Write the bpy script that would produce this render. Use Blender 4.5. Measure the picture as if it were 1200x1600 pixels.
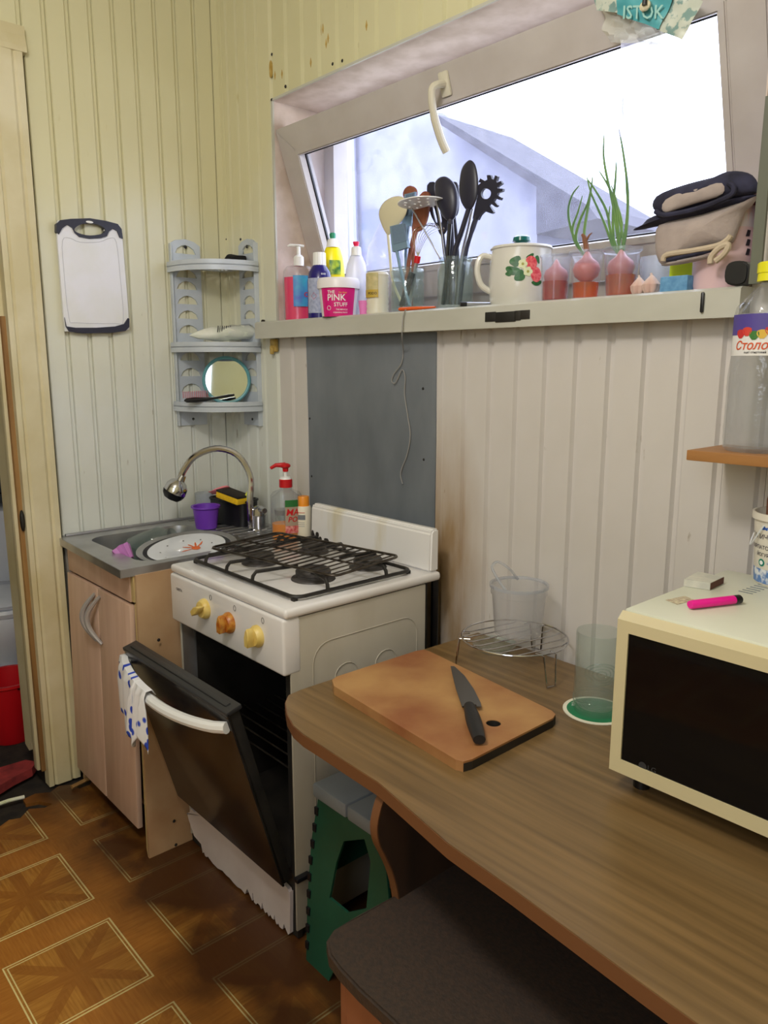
import bpy, bmesh, math, random
from mathutils import Vector, Matrix, noise
random.seed(11)
for o in list(bpy.data.objects): bpy.data.objects.remove(o, do_unlink=True)
SC = bpy.context.scene
PI = math.pi

# ------------------------------------------------------------------ camera
CAM = Vector((2.56, -1.517, 1.405)); FPX = 1202.0
_p = math.atan(230/FPX); _w = math.radians(48.2)
CF = Vector((-math.sin(_w)*math.cos(_p), math.cos(_w)*math.cos(_p), -math.sin(_p)))
CR = Vector((math.cos(_w), math.sin(_w), 0)); CU = CR.cross(CF)
cd = bpy.data.cameras.new('camera'); cam = bpy.data.objects.new('camera', cd)
SC.collection.objects.link(cam); SC.camera = cam
cam.matrix_world = Matrix(((CR.x, CU.x, -CF.x, CAM.x), (CR.y, CU.y, -CF.y, CAM.y), (CR.z, CU.z, -CF.z, CAM.z), (0, 0, 0, 1)))
cd.sensor_fit = 'AUTO'; cd.sensor_width = 36; cd.lens = FPX/1600*36; cd.clip_start = .02

# ------------------------------------------------------------------ sky, lamps, exposure
SC.view_settings.view_transform = 'Standard'; SC.view_settings.look = 'None'
SC.view_settings.gamma = 1; SC.view_settings.use_curve_mapping = False
SC.view_settings.exposure = -0.08
W = bpy.data.worlds.new('overcast_sky'); SC.world = W; W.use_nodes = True
bg = W.node_tree.nodes['Background']; bg.inputs[0].default_value = (.80, .87, 1, 1); bg.inputs[1].default_value = 6

def area(name, loc, aim, sx, sy, power, color):
    l = bpy.data.lights.new(name, 'AREA'); l.shape = 'RECTANGLE'; l.size = sx; l.size_y = sy
    l.energy = power; l.color = color
    o = bpy.data.objects.new(name, l); SC.collection.objects.link(o); o.location = loc
    o.rotation_euler = (Vector(aim)-Vector(loc)).to_track_quat('-Z', 'Y').to_euler(); return o
pl_ = bpy.data.lights.new('ceiling_bulb', 'POINT'); pl_.energy = 45; pl_.color = (1, .96, .90); pl_.shadow_soft_size = .13
bulb = bpy.data.objects.new('ceiling_bulb', pl_); SC.collection.objects.link(bulb); bulb.location = (1.75, -1.45, 2.40)
area('rear_fill', (2.5, -2.7, 2.0), (.5, -.2, 1.1), 1.2, 1.2, 21, (.80, .87, 1))  # unseen soft fill added behind the camera; no window in that wall

# ------------------------------------------------------------------ helpers
def ray(u, v): return CF + CR*((u-600)/FPX) - CU*((v-800)/FPX)
def WX(u, v, x): r = ray(u, v); return CAM + r*((x-CAM.x)/r.x)
def WY(u, v, y): r = ray(u, v); return CAM + r*((y-CAM.y)/r.y)
def WZ(u, v, z): r = ray(u, v); return CAM + r*((z-CAM.z)/r.z)
def SZ(px, P): return px*(Vector(P)-CAM).dot(CF)/FPX

def lin(c):
    return tuple(((x/255)/12.92 if x/255 <= .04045 else ((x/255+.055)/1.055)**2.4) for x in c)

def mat(name, c, c2=None, scale=6, rough=.5, metal=0, bump=0, bscale=60, stretch=(1, 1, 1), contrast=(.35, .65), emit=0, coat=0, sub=0, detail=4):
    m = bpy.data.materials.get(name)
    if m: return m
    m = bpy.data.materials.new(name); m.use_nodes = True; nt = m.node_tree; N = nt.nodes; L = nt.links
    b = N['Principled BSDF']
    b.inputs['Base Color'].default_value = (*lin(c), 1); b.inputs['Roughness'].default_value = rough; b.inputs['Metallic'].default_value = metal
    if coat: b.inputs['Coat Weight'].default_value = coat
    if sub:
        b.inputs['Subsurface Weight'].default_value = sub; b.inputs['Subsurface Radius'].default_value = (.01, .008, .006)
    if c2 or bump:
        tc = N.new('ShaderNodeTexCoord'); mp = N.new('ShaderNodeMapping'); mp.inputs['Scale'].default_value = stretch
        L.new(tc.outputs['Object'], mp.inputs['Vector'])
    if c2:
        n = N.new('ShaderNodeTexNoise'); n.inputs['Scale'].default_value = scale; n.inputs['Detail'].default_value = detail
        r = N.new('ShaderNodeValToRGB'); r.color_ramp.elements[0].position = contrast[0]; r.color_ramp.elements[1].position = contrast[1]
        r.color_ramp.elements[0].color = (*lin(c), 1); r.color_ramp.elements[1].color = (*lin(c2), 1)
        L.new(mp.outputs[0], n.inputs['Vector']); L.new(n.outputs['Fac'], r.inputs[0]); L.new(r.outputs[0], b.inputs['Base Color'])
    if bump:
        n2 = N.new('ShaderNodeTexNoise'); n2.inputs['Scale'].default_value = bscale; n2.inputs['Detail'].default_value = 3
        bp = N.new('ShaderNodeBump'); bp.inputs['Strength'].default_value = bump; bp.inputs['Distance'].default_value = .002
        L.new(mp.outputs[0], n2.inputs['Vector']); L.new(n2.outputs['Fac'], bp.inputs['Height']); L.new(bp.outputs[0], b.inputs['Normal'])
    return m

def clear(name, tint=(235, 242, 245), body=.15, rough=.06, bodycol=(225, 230, 235), ior=1.45, bump=0):
    """thin clear plastic or glass: transparency, a little milky body, fresnel gloss"""
    m = bpy.data.materials.get(name)
    if m: return m
    m = bpy.data.materials.new(name); m.use_nodes = True; nt = m.node_tree; N = nt.nodes; L = nt.links
    N.remove(N['Principled BSDF']); out = N['Material Output']
    tr = N.new('ShaderNodeBsdfTransparent'); tr.inputs[0].default_value = (*lin(tint), 1)
    df = N.new('ShaderNodeBsdfDiffuse'); df.inputs[0].default_value = (*lin(bodycol), 1)
    tl = N.new('ShaderNodeBsdfTranslucent'); tl.inputs[0].default_value = (*lin(bodycol), 1)
    a0 = N.new('ShaderNodeMixShader'); a0.inputs[0].default_value = .5; L.new(df.outputs[0], a0.inputs[1]); L.new(tl.outputs[0], a0.inputs[2])
    a = N.new('ShaderNodeMixShader'); a.inputs[0].default_value = body; L.new(tr.outputs[0], a.inputs[1]); L.new(a0.outputs[0], a.inputs[2])
    gl = N.new('ShaderNodeBsdfGlossy'); gl.inputs['Roughness'].default_value = rough
    lw = N.new('ShaderNodeLayerWeight'); lw.inputs['Blend'].default_value = .5
    pw = N.new('ShaderNodeMath'); pw.operation = 'POWER'; L.new(lw.outputs['Facing'], pw.inputs[0]); pw.inputs[1].default_value = 3
    fr = N.new('ShaderNodeMath'); fr.operation = 'MULTIPLY_ADD'; L.new(pw.outputs[0], fr.inputs[0]); fr.inputs[1].default_value = .45; fr.inputs[2].default_value = .03
    f = N.new('ShaderNodeMixShader'); L.new(fr.outputs[0], f.inputs[0]); L.new(a.outputs[0], f.inputs[1]); L.new(gl.outputs[0], f.inputs[2])
    if bump:
        tc = N.new('ShaderNodeTexCoord'); n = N.new('ShaderNodeTexNoise'); n.inputs['Scale'].default_value = 60
        b = N.new('ShaderNodeBump'); b.inputs['Strength'].default_value = bump; b.inputs['Distance'].default_value = .004
        L.new(tc.outputs['Object'], n.inputs['Vector']); L.new(n.outputs['Fac'], b.inputs['Height'])
        L.new(b.outputs[0], gl.inputs['Normal']); L.new(b.outputs[0], lw.inputs['Normal'])
    L.new(f.outputs[0], out.inputs[0]); return m

class MB:
    def __init__(s): s.bm = bmesh.new()
    def box(s, x0, x1, y0, y1, z0, z1, bev=0, seg=2, M=None):
        r = bmesh.ops.create_cube(s.bm, size=1); vs = r['verts']
        for v in vs: v.co = Vector(((x0+x1)/2+v.co.x*(x1-x0), (y0+y1)/2+v.co.y*(y1-y0), (z0+z1)/2+v.co.z*(z1-z0)))
        if bev:
            es = list({e for v in vs for e in v.link_edges})
            rr = bmesh.ops.bevel(s.bm, geom=es, offset=bev, segments=seg, profile=.5, affect='EDGES')
            vs = list({v for f in rr['faces'] for v in f.verts} | {v for v in vs if v.is_valid})
        if M is not None:
            for v in vs: v.co = M @ v.co
        return s
    def lathe(s, prof, c=(0, 0, 0), seg=28, M=None, sx=1, sy=1, rot=0, wave=None):
        c = Vector(c); rings = []
        for (r, z) in prof:
            if r < 1e-6: rings.append([s.bm.verts.new(Vector((0, 0, z)))])
            else:
                ring = []
                for i in range(seg):
                    a = 2*PI*i/seg; q = r*(wave(a, z) if wave else 1)
                    x, y = q*math.cos(a)*sx, q*math.sin(a)*sy
                    ring.append(s.bm.verts.new(Vector((x*math.cos(rot)-y*math.sin(rot), x*math.sin(rot)+y*math.cos(rot), z))))
                rings.append(ring)
        for A, B in zip(rings, rings[1:]):
            if len(A) == 1 and len(B) == 1: continue
            if len(A) == 1:
                for i in range(seg): s.bm.faces.new((A[0], B[(i+1) % seg], B[i]))
            elif len(B) == 1:
                for i in range(seg): s.bm.faces.new((A[i], A[(i+1) % seg], B[0]))
            else:
                for i in range(seg): s.bm.faces.new((A[i], A[(i+1) % seg], B[(i+1) % seg], B[i]))
        for R_ in rings:
            for v in R_: v.co = (M @ v.co if M is not None else v.co) + c
        return s
    def tube(s, pts, r, seg=8, closed=False, flat=1):
        pts = [Vector(p) for p in pts]; n = len(pts)
        rs = r if isinstance(r, (list, tuple)) else [r]*n
        rings = []; up = None
        for i, p in enumerate(pts):
            a = pts[(i-1) % n] if (closed or i > 0) else p; b = pts[(i+1) % n] if (closed or i < n-1) else p
            t = (b-a).normalized()
            if up is None:
                up = Vector((0, 0, 1)) if abs(t.z) < .9 else Vector((0, 1, 0))
            side = t.cross(up)
            if side.length < 1e-5: side = t.cross(Vector((1, 0, 0)))
            side.normalize(); upn = side.cross(t).normalized(); up = upn
            rings.append([s.bm.verts.new(p + side*(math.cos(2*PI*k/seg)*rs[i]) + upn*(math.sin(2*PI*k/seg)*rs[i]*flat)) for k in range(seg)])
        rng = range(n) if closed else range(n-1)
        for i in rng:
            A, B = rings[i], rings[(i+1) % n]
            for k in range(seg): s.bm.faces.new((A[k], A[(k+1) % seg], B[(k+1) % seg], B[k]))
        if not closed:
            s.bm.faces.new(rings[0][::-1]); s.bm.faces.new(rings[-1])
        return s
    def prism(s, poly, ax, a, b, holes=()):
        """poly of 2-D points in the plane normal to ax, extruded from a to b, with holes"""
        def P(q, t): return Vector((t, q[0], q[1])) if ax == 'x' else (Vector((q[0], t, q[1])) if ax == 'y' else Vector((q[0], q[1], t)))
        es = []
        for lp in [poly]+list(holes):
            vs = [s.bm.verts.new(P(q, a)) for q in lp]
            for i in range(len(vs)): es.append(s.bm.edges.new((vs[i], vs[(i+1) % len(vs)])))
        if holes:
            g = bmesh.ops.triangle_fill(s.bm, use_beauty=True, edges=es)['geom']; fs = [f for f in g if isinstance(f, bmesh.types.BMFace)]
        else: fs = [s.bm.faces.new([e.verts[0] for e in es])] if False else [s.bm.faces.new(vs)]
        ex = bmesh.ops.extrude_face_region(s.bm, geom=fs)['geom']
        d = P((0, 0), b)-P((0, 0), a)
        for v in ex:
            if isinstance(v, bmesh.types.BMVert): v.co += d
        return s
    def ell(s, c, r, seg=16, M=None):
        rr = bmesh.ops.create_uvsphere(s.bm, u_segments=seg, v_segments=max(6, seg//2), radius=1)
        for v in rr['verts']:
            q = Vector((v.co.x*r[0], v.co.y*r[1], v.co.z*r[2]))
            v.co = (M @ q if M is not None else q) + Vector(c)
        return s
    def puffy(s, poly, y, t, amp=0, steps=(1, .97, .88, .72, .5, .25)):
        """inflated cushion: outline poly in x-z at depth y, half thickness t"""
        cx = sum(p[0] for p in poly)/len(poly); cz = sum(p[1] for p in poly)/len(poly); n = len(poly)
        rings = []
        for sg in (-1, 1):
            rr = []
            for k in steps:
                ring = []
                for (x, z) in poly:
                    X, Z = cx+(x-cx)*k, cz+(z-cz)*k
                    d = t*math.sqrt(max(0, 1-k*k))
                    w = amp*noise.noise(Vector((X*25, Z*25, sg*3)))
                    ring.append(s.bm.verts.new(Vector((X, y+sg*(d+w*(1-k*k)), Z))))
                rr.append(ring)
            cv = s.bm.verts.new(Vector((cx, y+sg*(t+amp*.3), cz)))
            for A, B in zip(rr, rr[1:]):
                for i in range(n): s.bm.faces.new((A[i], A[(i+1) % n], B[(i+1) % n], B[i]))
            for i in range(n): s.bm.faces.new((rr[-1][i], rr[-1][(i+1) % n], cv))
            rings.append(rr[0])
        bmesh.ops.remove_doubles(s.bm, verts=s.bm.verts, dist=1e-6)
        return s

def obj(name, mb, m, parent=None, world=False, smooth=35, label=None, kind=None):
    bm = mb.bm
    bmesh.ops.recalc_face_normals(bm, faces=bm.faces)
    for f in bm.faces: f.smooth = smooth > 0
    if smooth:
        for e in bm.edges:
            if len(e.link_faces) == 2 and e.calc_face_angle(0) > math.radians(smooth): e.smooth = False
    me = bpy.data.meshes.new(name); 
    if world and parent is not None:
        MW = parent.matrix_basis.copy(); q = parent.parent
        while q: MW = q.matrix_basis @ MW; q = q.parent
        bm.transform(MW.inverted())
    bm.to_mesh(me); bm.free(); me.materials.append(m)
    o = bpy.data.objects.new(name, me); SC.collection.objects.link(o)
    if parent is not None: o.parent = parent
    if label: o['label'] = label
    if kind: o['kind'] = kind
    return o
def thing(name, label, cat, loc=(0, 0, 0), rotz=0, group=None):
    o = bpy.data.objects.new(name, None); SC.collection.objects.link(o); o.empty_display_size = .05
    o.location = loc; o.rotation_euler = (0, 0, rotz); o['label'] = label; o['category'] = cat
    if group: o['group'] = group
    return o
def tag(o, label, cat, group=None):
    o['label'] = label; o['category'] = cat
    if group: o['group'] = group
    return o
def struct(name, mb, m, parent=None, smooth=35):
    o = obj(name, mb, m, parent, smooth=smooth); 
    if parent is None: o['kind'] = 'structure'
    return o
def piece(name, src, parent, loc, rot=None):
    c = src.copy(); SC.collection.objects.link(c); c.name = name; c.parent = parent; c.location = loc
    if rot: c.rotation_euler = rot
    return c
def text_mesh(body, size):
    cu = bpy.data.curves.new('t', 'FONT'); cu.body = body; cu.size = size; cu.align_x = 'CENTER'; cu.align_y = 'CENTER'; cu.resolution_u = 2; cu.offset = size*.012
    o = bpy.data.objects.new('t', cu); SC.collection.objects.link(o); bpy.context.view_layer.update()
    me = bpy.data.meshes.new_from_object(o.evaluated_get(bpy.context.evaluated_depsgraph_get()))
    bpy.data.objects.remove(o); return me
def lettering(body, size, m, parent, mapf, name='lettering', shear=0):
    """flat print; mapf turns (s, t) of the print into a point of the parent's frame"""
    me = text_mesh(body, size); b = MB(); b.bm.from_mesh(me)
    bmesh.ops.triangulate(b.bm, faces=b.bm.faces)
    for v in b.bm.verts: v.co = mapf(v.co.x+shear*v.co.y, v.co.y)
    return obj(name, b, m, parent, smooth=0)
def decal(poly, m, parent, mapf, name='print'):
    b = MB(); cx = sum(p[0] for p in poly)/len(poly); cy = sum(p[1] for p in poly)/len(poly)
    c = b.bm.verts.new(mapf(cx, cy)); vs = [b.bm.verts.new(mapf(*p)) for p in poly]
    for i in range(len(vs)): b.bm.faces.new((c, vs[i], vs[(i+1) % len(vs)]))
    return obj(name, b, m, parent, smooth=0)
def cylmap(rf, ang, z0, off=.0006):
    """print wrapped round a lathe with radius rf(z), centred on angle ang"""
    def f(s, t):
        r = rf(z0+t)+off; a = ang+s/r
        return Vector((r*math.cos(a), r*math.sin(a), z0+t))
    return f
def patch(rf, a0, a1, z0, z1, n=14, nz=4, off=.0004):
    b = MB(); g = []
    for j in range(nz+1):
        z = z0+(z1-z0)*j/nz; r = rf(z)+off
        g.append([b.bm.verts.new(Vector((r*math.cos(a0+(a1-a0)*i/n), r*math.sin(a0+(a1-a0)*i/n), z))) for i in range(n+1)])
    for j in range(nz):
        for i in range(n): b.bm.faces.new((g[j][i], g[j][i+1], g[j+1][i+1], g[j+1][i]))
    return b
def profr(prof):
    P = sorted(prof, key=lambda q: q[1])
    def f(z):
        for (r0, z0), (r1, z1) in zip(P, P[1:]):
            if z0 <= z <= z1 and z1 > z0: return r0+(r1-r0)*(z-z0)/(z1-z0)
        return P[-1][0]
    return f
def arc(cx, cy, r, a0, a1, n): return [(cx+r*math.cos(a0+(a1-a0)*i/n), cy+r*math.sin(a0+(a1-a0)*i/n)) for i in range(n+1)]
def rrect(x0, x1, y0, y1, r, n=5):
    return arc(x1-r, y1-r, r, 0, PI/2, n)+arc(x0+r, y1-r, r, PI/2, PI, n)+arc(x0+r, y0+r, r, PI, 1.5*PI, n)+arc(x1-r, y0+r, r, 1.5*PI, 2*PI, n)
def facing(P): return math.atan2(CAM.y-P[1], CAM.x-P[0])
def spline(pts, n=6, closed=False):
    P = [Vector(p) for p in pts]; out = []; L_ = len(P)
    for i in range(L_ if closed else L_-1):
        g = (lambda k: P[k % L_]) if closed else (lambda k: P[max(0, min(L_-1, k))])
        a, b, c, d = g(i-1), g(i), g(i+1), g(i+2)
        for k in range(n):
            t = k/n; out.append(.5*((2*b)+(c-a)*t+(2*a-5*b+4*c-d)*t*t+(3*b-a-3*c+d)*t**3))
    if not closed: out.append(P[-1])
    return out

# ------------------------------------------------------------------ materials
def wall_mat(name, c, c2):
    m = mat(name, c, c2, scale=3.5, rough=.38, bump=.08, bscale=30, contrast=(.3, .75))
    nt = m.node_tree; N = nt.nodes; L = nt.links; b = N['Principled BSDF']
    src = b.inputs['Base Color'].links[0].from_socket
    # fly specks and runs of brown grime
    tc = N.new('ShaderNodeNewGeometry'); mp = N.new('ShaderNodeMapping'); mp.inputs['Scale'].default_value = (40, 40, 11)
    L.new(tc.outputs['Position'], mp.inputs['Vector'])
    n = N.new('ShaderNodeTexNoise'); n.inputs['Scale'].default_value = 1; n.inputs['Detail'].default_value = 5; L.new(mp.outputs[0], n.inputs['Vector'])
    r = N.new('ShaderNodeValToRGB'); r.color_ramp.elements[0].position = .70; r.color_ramp.elements[1].position = .80; L.new(n.outputs['Fac'], r.inputs[0])
    mx = N.new('ShaderNodeMix'); mx.data_type = 'RGBA'; mx.inputs['B'].default_value = (*lin((120, 100, 60)), 1)
    L.new(r.outputs[0], mx.inputs['Factor']); L.new(src, mx.inputs['A']); L.new(mx.outputs['Result'], b.inputs['Base Color'])
    return m, mx
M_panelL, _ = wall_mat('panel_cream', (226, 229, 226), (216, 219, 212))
# ageing plus warm lamp tint painted into the boards, patchily, in the upper half
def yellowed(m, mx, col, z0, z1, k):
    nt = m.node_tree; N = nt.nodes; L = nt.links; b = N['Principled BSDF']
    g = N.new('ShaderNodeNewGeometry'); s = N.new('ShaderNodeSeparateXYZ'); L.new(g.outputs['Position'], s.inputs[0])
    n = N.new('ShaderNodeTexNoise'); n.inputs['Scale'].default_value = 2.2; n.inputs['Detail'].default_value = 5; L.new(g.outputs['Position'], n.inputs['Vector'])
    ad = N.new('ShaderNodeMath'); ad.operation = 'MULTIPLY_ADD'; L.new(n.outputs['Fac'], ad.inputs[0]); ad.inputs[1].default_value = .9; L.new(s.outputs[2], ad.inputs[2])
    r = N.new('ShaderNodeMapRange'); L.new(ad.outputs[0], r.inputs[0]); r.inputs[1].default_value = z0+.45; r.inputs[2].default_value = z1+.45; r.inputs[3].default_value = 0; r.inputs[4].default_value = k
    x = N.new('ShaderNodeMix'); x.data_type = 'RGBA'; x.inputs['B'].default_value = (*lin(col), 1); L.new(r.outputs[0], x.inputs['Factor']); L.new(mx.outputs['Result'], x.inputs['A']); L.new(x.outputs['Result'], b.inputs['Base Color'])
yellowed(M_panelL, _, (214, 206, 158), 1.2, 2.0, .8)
M_panelB, mxB = wall_mat('panel_white', (214, 209, 206), (204, 198, 192))
# grease burnt yellow on the panels beside the cooker
nt = M_panelB.node_tree; N = nt.nodes; L = nt.links; b_ = N['Principled BSDF']
g_ = N.new('ShaderNodeNewGeometry'); sp = N.new('ShaderNodeSeparateXYZ'); L.new(g_.outputs['Position'], sp.inputs[0])
def mth(N, L, op, a, b=None, c=None):
    n = N.new('ShaderNodeMath'); n.operation = op
    for i, q in enumerate((a, b, c)):
        if q is None: continue
        if isinstance(q, (int, float)): n.inputs[i].default_value = q
        else: L.new(q, n.inputs[i])
    return n.outputs[0]
dx = mth(N, L, 'MULTIPLY', mth(N, L, 'SUBTRACT', sp.outputs[0], 1.11), 6.5)
dz = mth(N, L, 'MULTIPLY', mth(N, L, 'SUBTRACT', sp.outputs[2], .80), 2.2)
nn = N.new('ShaderNodeTexNoise'); nn.inputs['Scale'].default_value = 7; nn.inputs['Detail'].default_value = 6
mpp = N.new('ShaderNodeMapping'); mpp.inputs['Scale'].default_value = (3, 3, .7); L.new(g_.outputs['Position'], mpp.inputs['Vector']); L.new(mpp.outputs[0], nn.inputs['Vector'])
d2 = mth(N, L, 'ADD', mth(N, L, 'POWER', dx, 2), mth(N, L, 'POWER', dz, 2))
st = mth(N, L, 'MULTIPLY', mth(N, L, 'SUBTRACT', 1.15, mth(N, L, 'SQRT', d2)), mth(N, L, 'MULTIPLY', nn.outputs['Fac'], 2.1)); st.node.use_clamp = True
fm = mth(N, L, 'MULTIPLY', st, .8)
mg = N.new('ShaderNodeMix'); mg.data_type = 'RGBA'; mg.inputs['B'].default_value = (*lin((150, 112, 44)), 1)
L.new(fm, mg.inputs['Factor']); L.new(mxB.outputs['Result'], mg.inputs['A']); L.new(mg.outputs['Result'], b_.inputs['Base Color'])

M_panelT, _ = wall_mat('panel_yellowed', (214, 210, 174), (204, 197, 154))
M_back = mat('wall_backing', (110, 104, 92), rough=.9)
M_ceil = mat('ceiling_white', (215, 210, 190), rough=.8)
M_pvc = mat('white_pvc', (190, 183, 180), (180, 172, 168), scale=8, rough=.35)
M_sill = mat('sill_cream', (196, 195, 186), (184, 183, 172), scale=9, rough=.35, stretch=(.4, 1, 1))
M_reveal = mat('reveal_pinkish', (212, 196, 188), (190, 172, 160), scale=14, rough=.6, bump=.2)
M_casing = mat('casing_cream', (220, 211, 180), (204, 192, 152), scale=5, rough=.5, bump=.35, bscale=90)
M_barewood = mat('bare_wood', (168, 130, 78), (130, 92, 50), scale=20, stretch=(1, 1, .1), rough=.7)
M_sheet = mat('zinc_sheet', (134, 140, 148), (112, 118, 126), scale=7, rough=.5, metal=.25, bump=.15, bscale=12, contrast=(.3, .7), stretch=(1, 1, .45))
M_black = mat('black_plastic', (22, 22, 26), rough=.35)
M_navy = mat('nylon_black', (40, 40, 56), rough=.4)
M_soot = mat('sooty_black', (24, 22, 20), (40, 36, 32), rough=.6, scale=12)
M_dark = mat('dark_rough', (52, 44, 36), (30, 26, 24), rough=.9, scale=20, bump=.5)
M_white = mat('white_plastic', (235, 235, 235), rough=.35)
M_milky = mat('milky_plastic', (232, 234, 238), rough=.3, sub=.3)
M_enamel = mat('white_enamel', (232, 230, 232), (222, 218, 216), scale=5, rough=.18, coat=.3)
M_enamel_d = mat('grimy_enamel', (190, 184, 172), (160, 150, 130), scale=5, rough=.32, stretch=(1, 1, .3), contrast=(.35, .8))
M_steel = mat('stainless', (196, 196, 200), (170, 170, 174), scale=8, rough=.34, metal=.9, stretch=(1, 1, 1))
M_chrome = mat('chrome', (200, 200, 205), rough=.12, metal=1)
M_iron = mat('black_iron', (22, 20, 20), (40, 36, 34), scale=30, rough=.5, bump=.3)
M_wire = mat('dirty_wire', (95, 88, 80), (60, 52, 46), scale=25, rough=.4, metal=.8)
M_lam = mat('pink_laminate', (212, 180, 160), (200, 166, 144), scale=30, stretch=(1, 1, .12), rough=.45)
M_lam2 = mat('laminate_side', (196, 164, 128), (168, 128, 90), scale=6, rough=.5, contrast=(.3, .8))
M_edge = mat('edge_strip_tan', (196, 172, 120), rough=.5)
M_glass = clear('window_glass', (247, 248, 254), .03, .02, (225, 225, 245), ior=1.35)
M_cl = clear('clear_plastic', (250, 251, 252), .06, .08, (236, 240, 246), bump=.3)
M_cl2 = clear('cloudy_plastic', (246, 248, 252), .30, .15, (228, 232, 238))
M_clglass = clear('clear_glass', (245, 250, 249), .05, .04, (220, 236, 232), bump=.5)
M_film = clear('thin_film', (250, 250, 252), .14, .2, (235, 235, 240), bump=.6)
M_red = mat('red_plastic', (200, 20, 30), rough=.35)
M_orange = mat('orange_plastic', (225, 95, 30), rough=.4)
M_purple = mat('purple_plastic', (118, 60, 190), rough=.35)
M_green = mat('stool_green', (30, 82, 62), (24, 70, 52), rough=.45)
M_grey = mat('stool_grey', (136, 142, 148), (120, 126, 132), rough=.5)
M_bluegrey = mat('bluegrey_plastic', (200, 208, 218), (188, 196, 208), scale=10, rough=.35)
M_cream = mat('microwave_cream', (212, 199, 160), rough=.35)
M_mwtop = mat('microwave_top', (222, 224, 208), (210, 212, 194), scale=4, rough=.35)
M_mwglass = mat('microwave_glass', (8, 8, 12), rough=.06); M_mwglass.node_tree.nodes['Principled BSDF'].inputs['Specular IOR Level'].default_value = .3
M_oak = mat('table_laminate', (136, 108, 70), (98, 76, 46), scale=44, stretch=(.06, 1.5, 1), rough=.3, contrast=(.25, .75), detail=8)
M_oakedge = mat('table_edge', (116, 76, 48), rough=.45)
M_shelfw = mat('shelf_wood', (176, 126, 74), (150, 102, 56), scale=18, stretch=(.1, 1, 1), rough=.5)
M_seat = mat('seat_brown', (66, 51, 42), (52, 43, 38), scale=120, rough=.6, bump=.4, bscale=200)
M_bench = mat('bench_apron', (150, 94, 64), (136, 84, 56), scale=15, stretch=(1, 1, .2), rough=.5)
M_ink = mat('ink_dark', (40, 36, 44), rough=.5)
M_wprint = mat('print_white', (240, 240, 240), rough=.5)
M_pink = mat('print_pink', (214, 24, 124), rough=.35)

# ------------------------------------------------------------------ setting: floor
def floor_material():
    m = bpy.data.materials.new('linoleum_parquet'); m.use_nodes = True; nt = m.node_tree; N = nt.nodes; L = nt.links; b = N['Principled BSDF']
    g = N.new('ShaderNodeNewGeometry'); s = N.new('ShaderNodeSeparateXYZ'); L.new(g.outputs['Position'], s.inputs[0])
    m_ = lambda *a: mth(N, L, *a)
    def cell(o, x0): return m_('SUBTRACT', m_('MULTIPLY', m_('FRACT', m_('DIVIDE', m_('SUBTRACT', o, x0), .357)), .357), .13)
    u = cell(s.outputs[0], .418-.357*6); v = cell(s.outputs[1], -1.135-.357*8)
    du = m_('ABSOLUTE', u); dv = m_('ABSOLUTE', v); mm = m_('MAXIMUM', du, dv); mn = m_('MINIMUM', du, dv)
    def band(x, lo, hi): return m_('MULTIPLY', m_('GREATER_THAN', x, lo), m_('LESS_THAN', x, hi))
    line = m_('MAXIMUM', band(mm, .1265, .1305), band(mm, .1185, .1215))
    inside = m_('LESS_THAN', mm, .118)
    star = m_('MAXIMUM', m_('LESS_THAN', m_('ABSOLUTE', m_('SUBTRACT', du, dv)), .020), m_('LESS_THAN', mn, .016))
    star = m_('MULTIPLY', star, inside)
    def ns(sx, sy, sc, det=6):
        mp = N.new('ShaderNodeMapping'); mp.inputs['Scale'].default_value = (sx, sy, 1); L.new(g.outputs['Position'], mp.inputs['Vector'])
        n = N.new('ShaderNodeTexNoise'); n.inputs['Scale'].default_value = sc; n.inputs['Detail'].default_value = det; L.new(mp.outputs[0], n.inputs['Vector']); return n.outputs['Fac']
    grain = N.new('ShaderNodeMix'); grain.data_type = 'FLOAT'; L.new(m_('GREATER_THAN', du, dv), grain.inputs['Factor']); L.new(ns(12, 1, 14), grain.inputs['A']); L.new(ns(1, 12, 14), grain.inputs['B'])
    base = N.new('ShaderNodeValToRGB'); e = base.color_ramp.elements; e[0].position = .3; e[1].position = .7
    e[0].color = (*lin((160, 104, 38)), 1); e[1].color = (*lin((192, 136, 60)), 1); L.new(grain.outputs['Result'], base.inputs[0])
    def mix(f, A, col):
        x = N.new('ShaderNodeMix'); x.data_type = 'RGBA'; L.new(f, x.inputs['Factor']); L.new(A, x.inputs['A']); x.inputs['B'].default_value = (*lin(col), 1); return x.outputs['Result']
    c = mix(m_('MULTIPLY', star, .55), base.outputs[0], (146, 86, 30))
    # printed strips between the squares carry a redder veneer
    outq = m_('GREATER_THAN', mm, .131); c = mix(m_('MULTIPLY', outq, .35), c, (176, 100, 36))
    c = mix(line, c, (232, 214, 150))
    # trodden grime and shade painted in together, darker toward the cooker
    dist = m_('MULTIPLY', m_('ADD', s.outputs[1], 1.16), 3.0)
    dirt_shade = m_('MULTIPLY', dist, ns(1, 1, 5, 8)); dirt_shade.node.use_clamp = True
    r = N.new('ShaderNodeValToRGB'); r.color_ramp.elements[0].position = .18; r.color_ramp.elements[1].position = .72; L.new(dirt_shade, r.inputs[0])
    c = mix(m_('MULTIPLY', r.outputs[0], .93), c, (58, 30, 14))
    L.new(c, b.inputs['Base Color']); b.inputs['Roughness'].default_value = .38
    return m
M_floor = floor_material()
fl = struct('floor', MB().box(-1.6, 3.3, -2.9, .2, -.06, -.012), M_dark)
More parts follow.
